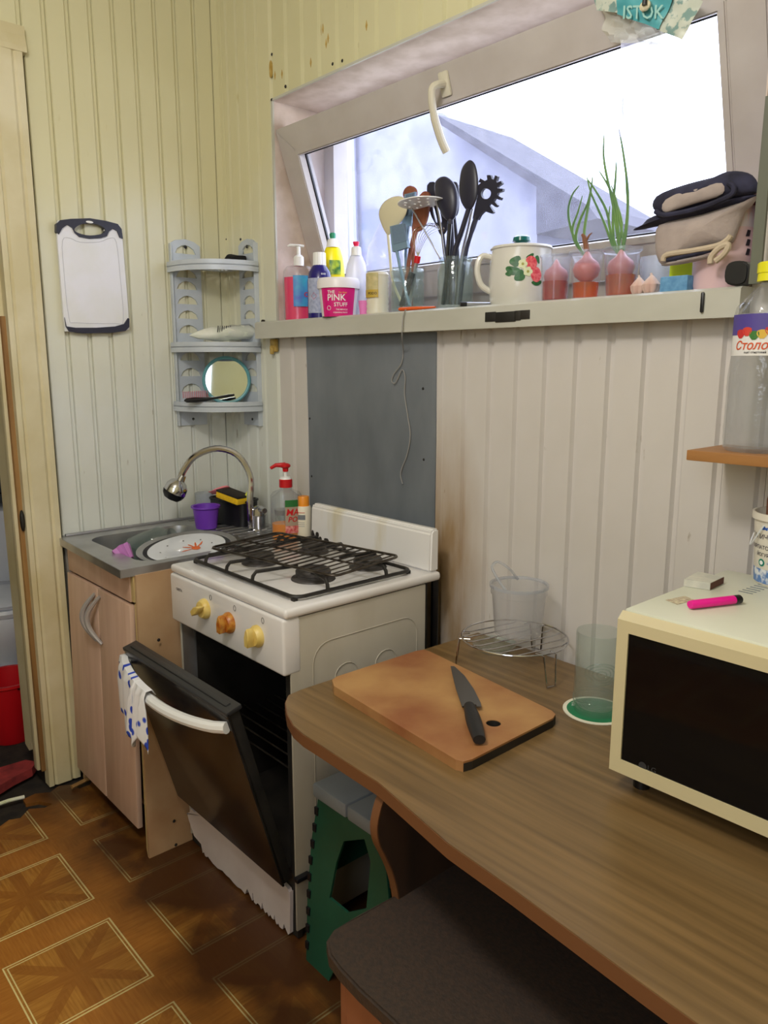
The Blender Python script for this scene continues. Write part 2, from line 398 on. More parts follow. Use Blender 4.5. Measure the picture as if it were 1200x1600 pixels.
# printed sheet with a torn edge at the doorway
edge = [(-20, 1300), (0, 1291), (14, 1281), (32, 1278), (45, 1264), (70, 1262), (82, 1256), (60, 1252), (40, 1256), (36, 1249), (55, 1240), (78, 1238), (92, 1228), (110, 1226), (124, 1232), (140, 1226)]
poly = [(WZ(u, v, 0).x, WZ(u, v, 0).y) for u, v in edge]
poly = [(3.2, -2.8), (poly[0][0]-.05, -2.8)] + poly + [(.03, -.6), (.03, -.02), (3.2, -.02)]
obj('linoleum_sheet', MB().prism(poly, 'z', -.012, 0), M_floor, fl, smooth=0)

# walls: backing slabs, with planks as pieces
def slab_with(name, boxes):
    b = MB()
    for q in boxes: b.box(*q)
    return struct(name, b, M_back)
WX0, WX1, WZ0, WZ1 = .33, 1.90, 1.548, 2.24           # window opening
wl = slab_with('wall_left', [(-.12, -.012, -.74, .0, -.05, 2.78), (-.12, -.012, -1.75, -.74, 2.33, 2.78), (-.12, -.012, -2.9, -1.75, -.05, 2.78)])
wb = slab_with('wall_back', [(-.12, WX0, .012, .26, -.05, 2.78), (WX1, 3.3, .012, .26, -.05, 2.78), (WX0, WX1, .012, .26, -.05, WZ0-.02), (WX0, WX1, .012, .26, WZ1, 2.78)])
wr = struct('wall_right', MB().box(3.2, 3.3, -2.9, .012, -.05, 2.78), M_panelT)
wn = struct('wall_near', MB().box(-.12, 3.3, -2.9, -2.8, -.05, 2.78), M_panelT)
struct('ceiling', MB().box(-.12, 3.3, -2.9, .26, 2.74, 2.82), M_ceil)
def plank_mesh(w, h, m, name):
    """moulded cladding board: raised flat field, sloped shoulder, sunken tongue; runs along local x, faces -y"""
    b = MB(); pr = [(0, 0), (0, -.008), (.002, -.0125), (w*.78, -.0125), (w*.84, -.0025), (w*.965, -.0025), (w*.985, -.0065), (w-.002, -.0025), (w-.002, 0)]
    b.prism(pr, 'z', 0, h); return obj(name, b, m, smooth=0)
def clad_back(x, xe, w, z0, z1, m, off=0):
    src = None
    while x < xe-.002:
        ww = min(w, xe-x)
        if src is None or ww < w: 
            o = plank_mesh(ww, z1-z0, m, 'wall_plank'); src = o
        else: o = src.copy(); SC.collection.objects.link(o)
        o.parent = wb; o.location = (x, .012, z0+random.uniform(0, .002)); x += w
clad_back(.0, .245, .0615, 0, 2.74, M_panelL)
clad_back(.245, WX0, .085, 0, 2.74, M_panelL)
clad_back(WX0, 3.2, .0855, WZ1, 2.74, M_panelT)
clad_back(WX0, 1.104, .086, 0, 1.50, M_panelB)
clad_back(1.104, 3.2, .0855, 0, 1.50, M_panelB)
clad_back(WX1, 3.2, .10, 1.50, WZ1, M_panelB)
src = None
for i in range(9):
    y1 = -i*.0712-.012
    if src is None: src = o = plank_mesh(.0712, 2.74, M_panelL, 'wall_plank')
    else: o = src.copy(); SC.collection.objects.link(o)
    o.parent = wl; o.location = (-.012, y1-.0712, 0); o.rotation_euler = (0, 0, PI/2)
src = None
for i in range(16):
    y1 = -.653-i*.0712
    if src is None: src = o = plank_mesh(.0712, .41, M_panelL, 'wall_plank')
    else: o = src.copy(); SC.collection.objects.link(o)
    o.parent = wl; o.location = (-.012, y1-.0712, 2.33); o.rotation_euler = (0, 0, PI/2)
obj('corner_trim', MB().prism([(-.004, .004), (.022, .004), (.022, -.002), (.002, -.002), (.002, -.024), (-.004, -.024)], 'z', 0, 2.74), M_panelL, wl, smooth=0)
b = MB()
for u, v in ((423, 108), (430, 118), (441, 116), (505, 45), (510, 68), (486, 98), (513, 60), (573, 40)):
    P = WY(u, v, .0005); b.ell(P, (.012, .0012, .026), 8)
M_stain = mat('glue_stain', (172, 140, 62), (196, 168, 100), scale=60, rough=.7)
obj('glue_stain', b, M_stain, wb)
b = MB()
for u, v in ((446, 135), (520, 100), (535, 95), (425, 85), (354, 374), (376, 374)):
    P = WY(u, v, 0); b.ell(P, (.005, .003, .005), 8)
obj('nail_hole', b, M_black, wb)

# doorway casing, left
door = struct('door_1', MB().prism([(-.012, -.668), (.03, -.668), (.03, -.685), (.024, -.692), (.03, -.70), (.03, -.745), (.024, -.752), (.03, -.757), (.03, -.772), (-.012, -.772)], 'z', .0, 2.305), M_casing, smooth=0)
obj('head_casing', MB().prism([(-.012, 2.30), (.032, 2.30), (.032, 2.315), (.025, 2.345), (.025, 2.372), (-.012, 2.372)], 'y', -1.75, -.655), M_casing, door, smooth=0)
obj('casing_edge', MB().box(-.045, -.012, -.795, -.762, .05, 2.30, .004), M_casing, door)
bw = MB(); seq = [(-.012, -.777), (.012, -.777)]
bw.box(-.02, .004, -.785, -.766, .05, 1.55, .003); obj('bare_wood_strip', bw, M_barewood, door)
jag = [(-.16, 2.30), (-.045, 2.30), (-.045, .16), (-.06, .12), (-.07, .2), (-.085, .10), (-.10, .13), (-.12, .08), (-.16, .09)]
obj('jamb_board', MB().prism(jag, 'y', -.785, -.762), M_casing, door, smooth=0)
obj('rotten_sill', MB().box(-.16, .0, -.77, -.68, -.02, .05, .006), M_soot, door)
b = MB(); P = WX(38, 815, .03)
b.ell((.012, -.778, P.z), (.012, .008, .035), 8); obj('rot_hole', b, M_soot, door)
# grey strip between casing and cabinet
struct('trim_1', MB().box(.0, .022, -.655, -.63, 0.0, .825, .003), mat('trim_grey', (150, 146, 138), (120, 112, 100), scale=12, rough=.6))

# lavatory seen through the doorway
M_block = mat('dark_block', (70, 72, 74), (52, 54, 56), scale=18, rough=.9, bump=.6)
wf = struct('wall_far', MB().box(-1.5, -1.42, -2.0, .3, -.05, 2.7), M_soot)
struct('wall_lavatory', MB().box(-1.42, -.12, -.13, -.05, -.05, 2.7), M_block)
blk = obj('block', MB().box(0, .02, 0, .385, 0, .185, .004), M_block, wf)
first = True
for r in range(9):
    for k in range(4):
        loc = (-1.42, -1.35+k*.395-(r % 2)*.2, .02+r*.195)
        o = blk if first else blk.copy()
        if not first: SC.collection.objects.link(o)
        first = False; o.location = loc; o.parent = wf
obj('red_block', MB().box(-1.42, -1.395, -1.3, .0, 1.07, 1.17, .004), mat('brick_red', (120, 50, 40), (90, 40, 34), rough=.9), wf)
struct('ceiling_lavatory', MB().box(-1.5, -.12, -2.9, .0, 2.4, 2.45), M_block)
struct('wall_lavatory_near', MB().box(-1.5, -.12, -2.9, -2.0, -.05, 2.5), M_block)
# toilet
T = thing('toilet', 'white ceramic toilet in the lavatory behind the doorway', 'toilet', (-.78, -.66, -.012))
M_cer = mat('ceramic', (222, 226, 236), rough=.15, coat=.4)
def tl(prof, name, sx=1, sy=1.25): return obj(name, MB().lathe(prof, sx=sx, sy=sy, seg=32), M_cer, T)
tl([(0, 0), (.13, 0), (.125, .04), (.095, .10), (.085, .17), (.10, .24), (.14, .32), (.165, .40), (.165, .43), (.14, .43), (.10, .34), (0, .28)], 'bowl', 1.15, 1.0)
tl([(.115, .432), (.165, .432), (.172, .45), (.165, .462), (.12, .462), (.115, .432)], 'seat', 1.15, 1.0)
tl([(0, .465), (.155, .465), (.165, .48), (.14, .50), (0, .515)], 'lid', 1.15, 1.0)
obj('tank', MB().box(-.40, -.20, -.17, .17, .46, .80, .02), M_cer, T)
obj('tank_foot', MB().box(-.38, -.10, -.09, .09, 0, .46, .03), M_cer, T)
# red bucket
B = thing('bucket', 'red plastic bucket on the lavatory floor', 'bucket', (-.46, -.745, -.012))
pr = [(0, .002), (.075, .002), (.08, .01), (.112, .235), (.12, .24), (.12, .25), (.108, .25), (.075, .012), (0, .01)]
obj('body', MB().lathe(pr), M_red, B)
obj('handle', MB().tube([(.118*math.cos(a), .118*math.sin(a)*.96, .235-.02*abs(math.sin(a))) for a in [PI*i/14 for i in range(15)]], .003), M_chrome, B)
# rubbish on the threshold
def scrap(name, pts, z, t, m, label, cat):
    P = [WZ(u, v, z) for u, v in pts]
    return tag(obj(name, MB().prism([(p.x, p.y) for p in P], 'z', z-t, z, ), m, smooth=0), label, cat)
scrap('wood_scrap', [(-20, 1205), (40, 1187), (57, 1190), (50, 1200), (20, 1215), (-20, 1240)], .035, .03, mat('scrap_red', (170, 60, 60), (120, 40, 44), scale=20, rough=.8, bump=.4), 'broken red painted board on the doorway threshold', 'board')
a, c = WZ(-10, 1259, .012), WZ(38, 1245, .012)
tag(obj('plastic_strip', MB().tube([a, (a+c)/2+Vector((0, 0, .003)), c], .006), mat('strip_green', (214, 222, 170), (240, 240, 230), scale=30, rough=.4)), 'pale green and white plastic strip lying on the torn linoleum edge', 'strip')
a, c = WZ(112, 1230, .01), WZ(142, 1215, .01)
tag(obj('wood_stick', MB().tube([a, c], .007, seg=6), M_barewood), 'short bare wooden stick on the floor beside the cabinet foot', 'stick')

# ------------------------------------------------------------------ window
def boxf(b, *a): b.box(*a); return b
obj('reveal', MB().box(WX0, WX0+.003, .0, .20, WZ0, WZ1), M_reveal, wb, smooth=0)
obj('reveal', MB().box(WX1-.003, WX1, .0, .20, WZ0, WZ1), M_reveal, wb, smooth=0)
obj('reveal_head', MB().box(WX0, WX1, .0, .25, WZ1-.004, WZ1), M_reveal, wb, smooth=0)
obj('corner_bead', MB().box(WX0-.006, WX0+.003, -.006, .0, WZ0, WZ1+.004), M_sill, wb, smooth=0)
obj('corner_bead', MB().box(WX0-.006, WX1, -.006, .0, WZ1-.004, WZ1+.003), M_sill, wb, smooth=0)
b = MB(); b.prism([(WX0, WZ0+.002), (WX1, WZ0+.002), (WX1, WZ1-.004), (WX0, WZ1-.004)], 'y', .20, .26, holes=[[(WX0+.055, WZ0+.06), (WX1-.055, WZ0+.06), (WX1-.055, WZ1-.06), (WX0+.055, WZ1-.06)]])
win = struct('window_1', b, M_pvc, smooth=0)
S = bpy.data.objects.new('sash', None); SC.collection.objects.link(S); S.parent = win
th = math.atan(.33); SX0, SX1, SH = WX0+.006, 1.872, .572
S.location = (0, 2.146*.33-.33*1.605, 1.605); S.rotation_euler = (th, 0, 0)     # leans into the room from its bottom hinge
fw = .078
def rail(name, pts, parent=S):
    b = MB(); b.prism(pts, 'y', 0, .058); bmesh.ops.bevel(b.bm, geom=[e for e in b.bm.edges], offset=.003, segments=2, affect='EDGES'); return obj(name, b, M_pvc, parent)
rail('top_rail', [(SX0, SH), (SX1, SH), (SX1-fw, SH-fw), (SX0+fw, SH-fw)])
rail('bottom_rail', [(SX0, 0), (SX1, 0), (SX1-fw, fw), (SX0+fw, fw)])
rail('stile', [(SX0, 0), (SX0, SH), (SX0+fw, SH-fw), (SX0+fw, fw)])
rail('stile', [(SX1, 0), (SX1, SH), (SX1-fw, SH-fw), (SX1-fw, fw)])
g0, g1, h0, h1 = SX0+fw, SX1-fw, fw, SH-fw
b = MB(); b.prism([(g0-.004, h0-.004), (g1+.004, h0-.004), (g1+.004, h1+.004), (g0-.004, h1+.004)], 'y', -.004, .024, holes=[[(g0+.014, h0+.014), (g1-.014, h0+.014), (g1-.014, h1-.014), (g0+.014, h1-.014)]])
bmesh.ops.bevel(b.bm, geom=[e for e in b.bm.edges if len(e.link_faces) == 2 and e.calc_face_angle(0) > .5], offset=.003, segments=2, affect='EDGES')
obj('glazing_bead', b, M_pvc, S)
b = MB(); b.prism([(g0+.008, h0+.008), (g1-.008, h0+.008), (g1-.008, h1-.008), (g0+.008, h1-.008)], 'y', .024, .03, holes=[[(g0+.017, h0+.017), (g1-.017, h0+.017), (g1-.017, h1-.017), (g0+.017, h1-.017)]])
obj('gasket', b, M_black, S, smooth=0)
b = MB(); b.box(g0, g1, .030, .034, h0, h1); obj('pane', b, M_glass, S, smooth=0)
# handle (arched lever hanging from its rosette)
hx = 1.085; hz = SH-.045
b = MB(); b.box(hx-.016, hx+.016, -.010, 0, hz-.03, hz+.028, .004)
b.tube(spline([(hx, -.004, hz), (hx, -.04, hz), (hx-.006, -.052, hz-.012), (hx-.008, -.058, hz-.06), (hx-.006, -.052, hz-.12), (hx-.002, -.044, hz-.155)], 5), [.0095]*16+[.0105]*10, seg=10, flat=1.0)
obj('window_handle', b, mat('handle_yellowed', (206, 200, 182), rough=.35), S, label='yellowed arched lever handle')
# sill board with upturned front edge
b = MB(); b.prism([(.19, 1.548), (-.044, 1.548), (-.052, 1.543), (-.052, 1.492), (-.040, 1.492), (-.040, 1.520), (.19, 1.520)], 'x', .262, 1.905)
sl = struct('trim_sill', b, M_sill, smooth=25); sl.name = 'trim_2'
b = MB()
for u0, u1, v0, v1 in ((758, 775, 487, 503), (774, 806, 486, 504), (804, 814, 485, 501), (813, 828, 484, 499)):
    p = WY(u0, v1, -.053); q = WY(u1, v0, -.053); b.box(p.x, q.x, -.0545, -.0518, p.z, q.z, .001)
obj('tape_residue', b, M_soot, sl, label='torn black tape remains')
p = WY(1094, 489, -.053); q = WY(1102, 456, -.053)
obj('rubber_bumper', MB().box(p.x, q.x, -.058, -.0518, p.z, q.z, .003), M_black, sl, label='small black rubber bar')
p = WY(431, 548, -.004); b = MB(); b.box(p.x-.022, p.x+.012, -.014, 0, 1.448, 1.492, .004)
b.box(p.x-.01, p.x+.004, -.024, -.012, 1.44, 1.47, .004); obj('sill_bracket', b, M_stain, sl)
p = WY(411, 503, -.012); obj('screw', MB().lathe([(0, -.006), (.008, -.004), (.008, .003), (0, .004)], c=p, M=Matrix.Rotation(PI/2, 4, 'X'), seg=10), M_wire, sl)
# neighbour's house outside
M_stucco = mat('outside_stucco', (146, 146, 160), (132, 132, 148), scale=6, rough=.9)
def outp(pts, y): return [(WY(u, v, y).x, WY(u, v, y).z) for u, v in pts]
y0 = 3.4
nb = obj('neighbour_house', MB().prism(outp([(380, 150), (560, 172), (690, 176), (840, 290), (838, 470), (380, 560)], y0), 'y', y0, y0+.6), M_stucco, smooth=0)
tag(nb, 'pale stucco house wall outside the window', 'house')
obj('gable_roof', MB().prism(outp([(680, 178), (920, 322), (934, 341), (838, 366), (838, 292), (690, 196)], y0-.25), 'y', y0-.25, y0+.7), mat('roof_grey', (92, 90, 98), (78, 76, 84), scale=8, rough=.9), nb, smooth=0)
obj('downpipe', MB().tube([WY(548, 200, y0-.06), WY(556, 470, y0-.06)], .04), mat('pipe_white', (170, 170, 185), rough=.6), nb)
obj('window_opening', MB().prism(outp([(565, 330), (625, 322), (625, 470), (565, 480)], y0-.03), 'y', y0-.03, y0), mat('far_glass', (100, 104, 126), rough=.3), nb, smooth=0)
struct('ground_outside', MB().box(-8, 10, .3, 14, -.6, -.5), mat('yard', (170, 165, 155), rough=.9))

# ------------------------------------------------------------------ sink cabinet
K = thing('sink_cabinet', 'pink laminate sink cabinet with two doors under the steel sink', 'cabinet', (.05, -.64, 0))
def quad_board(name, f_top, f_bot, b_bot, b_top, t, m, par, label=None):
    b = MB(); A = [Vector(p) for p in (f_top, f_bot, b_bot, b_top)]; Bv = [p+Vector((t, 0, 0)) for p in A]
    va = [b.bm.verts.new(p) for p in A]; vb = [b.bm.verts.new(p) for p in Bv]
    b.bm.faces.new(va); b.bm.faces.new(vb[::-1])
    for i in range(4): b.bm.faces.new((va[i], va[(i+1) % 4], vb[(i+1) % 4], vb[i]))
    return obj(name, b, m, par, world=True, smooth=0, label=label)
# the right side board leans out at its foot
quad_board('side_panel', (.546, -.652, .828), (.606, -.690, .0), (.606, -.09, .0), (.546, -.07, .828), .010, M_lam2, K)
quad_board('side_panel', (.045, -.642, .828), (.045, -.665, .0), (.045, -.09, .0), (.045, -.07, .828), .016, M_lam2, K)
b = MB(); A = [(.534, -.652, .742), (.592, -.687, .02), (.606, -.690, .0), (.546, -.652, .742)]
va = [b.bm.verts.new(Vector(p)) for p in A]; vb = [b.bm.verts.new(Vector(p)+Vector((0, .04, 0))) for p in A]
b.bm.faces.new(va); b.bm.faces.new(vb[::-1])
for i in range(4): b.bm.faces.new((va[i], va[(i+1) % 4], vb[(i+1) % 4], vb[i]))
obj('edge_strip', b, M_edge, K, world=True, smooth=0)
obj('edge_strip', MB().box(.528, .546, -.657, -.62, .748, .828, .001), M_edge, K, world=True, smooth=0)
obj('top_rail', MB().box(.05, .527, -.660, -.642, .745, .826, .0015), M_lam, K, world=True)
obj('back_panel', MB().box(.06, .54, -.09, -.08, .05, .82), M_lam2, K, world=True, smooth=0)
obj('bottom_shelf', MB().box(.062, .54, -.62, -.10, .06, .076), M_lam2, K, world=True, smooth=0)
tilt = Matrix.Translation((0, -.672, .05)) @ Matrix.Rotation(-.026, 4, 'X')
def cab_door(x0, x1, hxp):
    b = MB(); b.box(x0, x1, -.012, .004, 0, .688, .002, M=tilt); d = obj('door', b, M_lam, K, world=True)
    P = []
    for i in range(15):
        t = i/14; q = math.sin(PI*t); P.append(tilt @ Vector((hxp-(.030 if hxp < .31 else .034)*q*(1), -.014-.030*q, .668-.150*t)))
    h = MB(); h.tube(P, [.005+.004*math.sin(PI*i/14) for i in range(15)], seg=8); hb = obj('handle', h, mat('satin_grey', (176, 172, 172), rough=.35, metal=.3), d, world=True)
cab_door(.052, .298, .285); cab_door(.303, .532, .325)
for u, v in ((272, 1283), (275, 1320), (248, 1000)):
    P = WX(u, v, .616 if v > 1200 else .585); obj('dowel_hole', MB().ell(P, (.002, .005, .005), 8), M_dark, K, world=True)

# ------------------------------------------------------------------ sink
SK = thing('sink', 'stainless steel sink top with drainer and bowl on the pink cabinet', 'sink', (.003, -.68, .83))
out_ = [(.003, -.672), (.549, -.692), (.549, -.035), (.003, -.035)]
hole = rrect(.092, .515, -.612, -.262, .06, 6)
b = MB(); b.prism(out_, 'z', .846, .850, holes=[hole])
obj('sink_top', b, M_steel, SK, world=True)
b = MB()
b.bm.verts.ensure_lookup_table()
N_ = len(hole); rings = []
for k, (q, z) in enumerate(((1, .849), (.99, .835), (.965, .72), (.90, .70), (.12, .695))):
    cx, cy = .3035, -.437; rings.append([b.bm.verts.new(Vector((cx+(x-cx)*q, cy+(y-cy)*q, z))) for x, y in hole])
for A, Bq in zip(rings, rings[1:]):
    for i in range(N_): b.bm.faces.new((A[i], A[(i+1) % N_], Bq[(i+1) % N_], Bq[i]))
b.bm.faces.new(rings[-1]); obj('bowl', b, M_steel, SK, world=True)
b = MB(); 
for (a, c) in (((.003, -.672), (.549, -.692)), ((.549, -.692), (.549, -.035)), ((.003, -.672), (.003, -.035))):
    a3, c3 = Vector((*a, .838)), Vector((*c, .838)); d = (c3-a3).normalized(); n = Vector((d.y, -d.x, 0))*.0015
    vs = [a3-n+Vector((0, 0, -.012)), c3-n+Vector((0, 0, -.012)), c3-n+Vector((0, 0, .0115)), a3-n+Vector((0, 0, .0115))]
    v1 = [b.bm.verts.new(p) for p in vs]; v2 = [b.bm.verts.new(p+2*n) for p in vs]; b.bm.faces.new(v1); b.bm.faces.new(v2[::-1])
    for i in range(4): b.bm.faces.new((v1[i], v1[(i+1) % 4], v2[(i+1) % 4], v2[i]))
obj('rim', b, M_steel, SK, world=True, smooth=0)
b = MB()
for i in range(12): b.box(.05+i*.038, .062+i*.038, -.225, -.06, .8495, .8525, .001, 1)
obj('drainer_rib', b, M_steel, SK, world=True)
obj('upstand', MB().tube([(.016, -.65, .852), (.016, -.06, .852)], .006), M_steel, SK, world=True)
# faucet
F_ = thing('faucet', 'chrome mixer tap with flexible hose neck over the sink', 'faucet', (.365, -.125, .85))
obj('mixer_body', MB().lathe([(0, 0), (.028, 0), (.028, .004), (.022, .008), (.023, .05), (.026, .055), (.024, .075), (.012, .085), (0, .087)], seg=20), M_chrome, F_)
obj('lever', MB().tube([(0, 0, .07), (.035, -.01, .078), (.065, -.018, .08)], [.010, .008, .009]), M_chrome, F_)
base = Vector((.352, -.145, .86)); head = WX(272, 752, .17)
PT = [base+Vector((-.002, .0, 0)), base+Vector((-.004, -.002, .09)), WX(391, 745, .335), WX(372, 712, .30), WX(340, 701, .255), WX(306, 712, .21), WX(288, 733, .183), WX(280, 752, .175)]
sp_ = spline(PT, 9)
obj('flexible_neck', MB().tube(sp_, [.0108*(1+.07*(i % 2)) for i in range(len(sp_))], seg=10), M_chrome, F_, world=True)
hp = WX(281, 752, .175); hd = (WX(268, 778, .155)-hp).normalized(); Mh = (-hd).to_track_quat('Z', 'Y').to_matrix().to_4x4()
b = MB(); b.lathe([(0, .024), (.012, .024), (.015, .004), (.027, -.004), (.037, -.020), (.039, -.040), (.032, -.046)], c=hp, M=Mh, seg=20)
hd_o = obj('spray_head', b, M_chrome, F_, world=True)
b = MB(); b.lathe([(.039, -.042), (.036, -.054), (.026, -.066), (0, -.066)], c=hp, M=Mh, seg=20, wave=lambda a, z: 1+.06*math.cos(6*a)); obj('nozzle', b, M_black, hd_o, world=True)

# things on the sink
def lathe_thing(name, label, cat, loc, prof, m, part='body', seg=28, group=None, **k):
    t = thing(name, label, cat, loc, group=group); obj(part, MB().lathe(prof, seg=seg, **k), m, t); return t
c = WZ(318, 826, .85)
t = lathe_thing('cup', 'purple plastic cup standing on the edge of the sink bowl', 'cup', (c.x, c.y+.012, .852), [(0, 0), (.036, 0), (.044, .068), (.050, .072), (.0495, .078), (.043, .076), (.034, .004), (0, .004)], M_purple)
c = WZ(352, 818, .852)
t = thing('sponge_caddy', 'black plastic caddy at the back of the sink holding sponges', 'caddy', (.205, -.125, .852), .25)
b = MB(); b.prism(rrect(-.085, .085, -.042, .042, .02, 4), 'z', 0, .088); obj('body', b, M_black, t)
obj('rim', MB().tube([(x, y, .088) for x, y in rrect(-.085, .085, -.042, .042, .02, 4)], .005, closed=True), M_black, t)
t2 = thing('sponge', 'yellow dish sponge with black scouring face tilted on the black caddy', 'sponge', (.245, -.15, .952), .2)
R_ = Matrix.Rotation(.16, 4, 'Y')
obj('foam', MB().box(-.055, .055, -.032, .032, -.010, .012, .004, M=R_), mat('sponge_yellow', (240, 196, 30), (225, 180, 20), scale=80, rough=.9, bump=.6), t2)
obj('scourer', MB().box(-.055, .055, -.032, .032, .012, .019, .002, M=R_), M_dark, t2)
b = MB(); b.puffy([(.09, .955), (.12, .948), (.155, .952), (.19, .972), (.205, .985), (.195, .988), (.16, .966), (.12, .962)], -.15, .03, .02)
tag(obj('dish_cloth', b, mat('cloth_pink', (238, 140, 150), rough=.9)), 'pink cloth draped over the left end of the black caddy', 'cloth')
b = MB(); b.puffy([(.27, .935), (.31, .94), (.318, .975), (.31, 1.01), (.30, .985), (.28, .96)], -.12, .012, .01)
tag(obj('cloth', b, mat('cloth_yellow', (222, 226, 90), rough=.9)), 'yellow green cloth standing up between caddy and tap', 'cloth')
t = lathe_thing('drinking_glass', 'clear plastic tumbler behind the purple cup in the corner', 'glass', (.085, -.175, .852), [(.030, 0), (.034, .10), (.032, .10), (.028, .003), (0, .003)], M_cl2)
b = MB(); c = Vector((.42, -.10, .85)); tt = thing('jar', 'small clear jar with steel lid behind the tap', 'jar', (.435, -.075, .85)); 
obj('body', MB().lathe([(0, 0), (.024, 0), (.026, .05), (.024, .065), (.023, .065), (.0, .004)]), M_clglass, tt); obj('lid', MB().lathe([(.027, .06), (.027, .078), (0, .08)]), M_steel, tt)
# bowl contents
def rot_to(d): return Vector(d).to_track_quat('Z', 'Y').to_matrix().to_4x4()
t = thing('glass_jar', 'clear glass jar lying on its side in the sink bowl', 'jar', (.205, -.50, .745)); 
b = MB(); b.lathe([(0, 0), (.045, .0), (.052, .01), (.052, .12), (.034, .145), (.034, .165), (.031, .165), (.031, .145), (.048, .12), (.048, .012), (0, .006)], c=(-.075, .03, .045), M=rot_to((.8, .45, .35))); obj('body', b, M_clglass, t)
t = thing('tumbler', 'small clear tumbler lying in the front of the sink bowl', 'glass', (.26, -.56, .73)); b = MB(); b.lathe([(0, 0), (.026, 0), (.034, .08), (.031, .08), (.024, .004), (0, .004)], c=(-.02, 0, .04), M=rot_to((.7, .1, .5))); obj('body', b, M_clglass, t)
pan = thing('pan', 'round stainless steel pan standing in the sink bowl under the plate', 'pan', (.425, -.415, .715))
Mp = Matrix.Rotation(.05, 4, 'Y') @ Matrix.Rotation(.10, 4, 'X')
b = MB(); b.lathe([(0, 0), (.10, .0), (.125, .03), (.138, .128), (.152, .136), (.152, .142), (.133, .138), (.120, .035), (.095, .006), (0, .006)], M=Mp, seg=48); obj('body', b, M_steel, pan)
pl = thing('plate', 'white plate with orange handprint lying in the steel pan', 'plate', (.435, -.43, .835))
Mp = Matrix.Rotation(.06, 4, 'Y') @ Matrix.Rotation(.14, 4, 'X')
b = MB(); b.lathe([(0, .0), (.06, .0), (.115, .016), (.118, .02), (.112, .021), (.06, .006), (0, .006)], M=Mp, seg=40); obj('body', b, M_cer, pl)
M_op = mat('print_orange', (236, 110, 40), rough=.4)
pm = lambda s, t_: Mp @ Vector((s, t_, .0075+max(0, (math.hypot(s, t_)-.06))*.28))
b = MB(); cc = (-.005, .045)
def blob(cx, cy, rx, ry, rot=0, n=14, wob=0):
    return [(cx+(rx*math.cos(a)*math.cos(rot)-ry*math.sin(a)*math.sin(rot))*(1+wob*math.sin(3*a)), cy+(rx*math.cos(a)*math.sin(rot)+ry*math.sin(a)*math.cos(rot))*(1+wob*math.sin(3*a))) for a in [2*PI*i/n for i in range(n)]]
decal(blob(0, .03, .017, .013), M_op, pl, pm, 'handprint')
for a in (2.2, 2.7, 3.2, 3.7, 4.6): decal(blob(.03*math.cos(a), .03+.03*math.sin(a), .018, .003, a), M_op, pl, pm, 'finger_print')
for a in range(9): decal(blob(.08*math.cos(a*.7), .08*math.sin(a*.7), .0025, .0025), M_ink, pl, pm, 'dot')
t = thing('scrub_ball', 'purple scalloped plastic cup lying at the front of the sink bowl', 'cup', (.365, -.60, .79)); b = MB(); b.lathe([(0, .0), (.018, .0), (.03, .045), (.028, .045), (.016, .004), (0, .004)], c=(-.0, .01, .035), M=rot_to((-.5, -.2, .6)), wave=lambda a, z: 1+.1*math.cos(7*a)); obj('body', b, mat('lilac', (190, 120, 190), rough=.4), t)

# dish soap dispenser & shampoo behind the cooker
def bottle_part(name, prof, m, t, **k): return obj(name, MB().lathe(prof, **k), m, t)
P = Vector((.545, -.135, .8505)); t = thing('soap_dispenser', 'clear dish soap dispenser with red pump, a third full of orange liquid', 'dispenser', P)
sx = .72; ro = facing(P)+PI/2
bottle_part('body', [(0, .0), (.048, 0), (.050, .006), (.050, .145), (.042, .158), (.020, .165), (.020, .180), (.018, .18), (.018, .163), (.047, .14), (.047, .006), (0, .004)], M_cl, t, sy=sx, rot=ro)
bottle_part('liquid', [(0, .005), (.0465, .005), (.0465, .056), (0, .056)], mat('soap_orange', (250, 150, 10), rough=.1, sub=.3), t, sy=sx, rot=ro)
bottle_part('collar', [(.021, .172), (.021, .196), (.019, .198), (0, .198)], M_red, t, seg=20)
bottle_part('neck', [(0, .198), (.019, .198), (.016, .205), (.006, .206), (.006, .228), (0, .228)], M_white, t, seg=16)
a = facing(P); lf = Vector((-CR.x, -CR.y, 0))
b = MB(); b.tube([(0, 0, .222), (0, 0, .238)], [.009, .010]); b.ell((0, 0, .240), (.017, .017, .009), 14); b.tube([(0, 0, .242), lf*.03+Vector((0, 0, .242)), lf*.047+Vector((0, 0, .232))], [.009, .0065, .005]); obj('pump_head', b, M_red, t)
rf = lambda z: .0505
def ellmap(rx, ry, rot, ang, z0, off=.0008):
    def f(s, t_):
        th_ = ang-rot+s/rx; x, y = (rx+off)*math.cos(th_), (ry+off)*math.sin(th_)
        return Vector((x*math.cos(rot)-y*math.sin(rot), x*math.sin(rot)+y*math.cos(rot), z0+t_))
    return f
em = ellmap(.050, .036, ro, a+.75, .085)
lbl = lambda pts, m, off=0, nm='label': decal(pts, m, t, lambda s, q: ellmap(.050, .036, ro, a+.75, .085, .0008+off)(s, q), nm)
def strip(rx, ry, rot, ang, s0, s1, z0, z1, m, par, name='label', off=.0006, n=10):
    b = MB(); f = ellmap(rx, ry, rot, ang, 0, off); lo = [b.bm.verts.new(f(s0+(s1-s0)*i/n, z0)) for i in range(n+1)]; hi = [b.bm.verts.new(f(s0+(s1-s0)*i/n, z1)) for i in range(n+1)]
    for i in range(n): b.bm.faces.new((lo[i], lo[i+1], hi[i+1], hi[i]))
    return obj(name, b, m, par)
strip(.05, .036, ro, a, -.004, .040, .028, .135, mat('label_taupe', (170, 150, 130), rough=.5), t)
strip(.05, .036, ro, a, -.004, .040, .113, .135, mat('label_green', (40, 110, 50), rough=.5), t, 'label_band', .001)
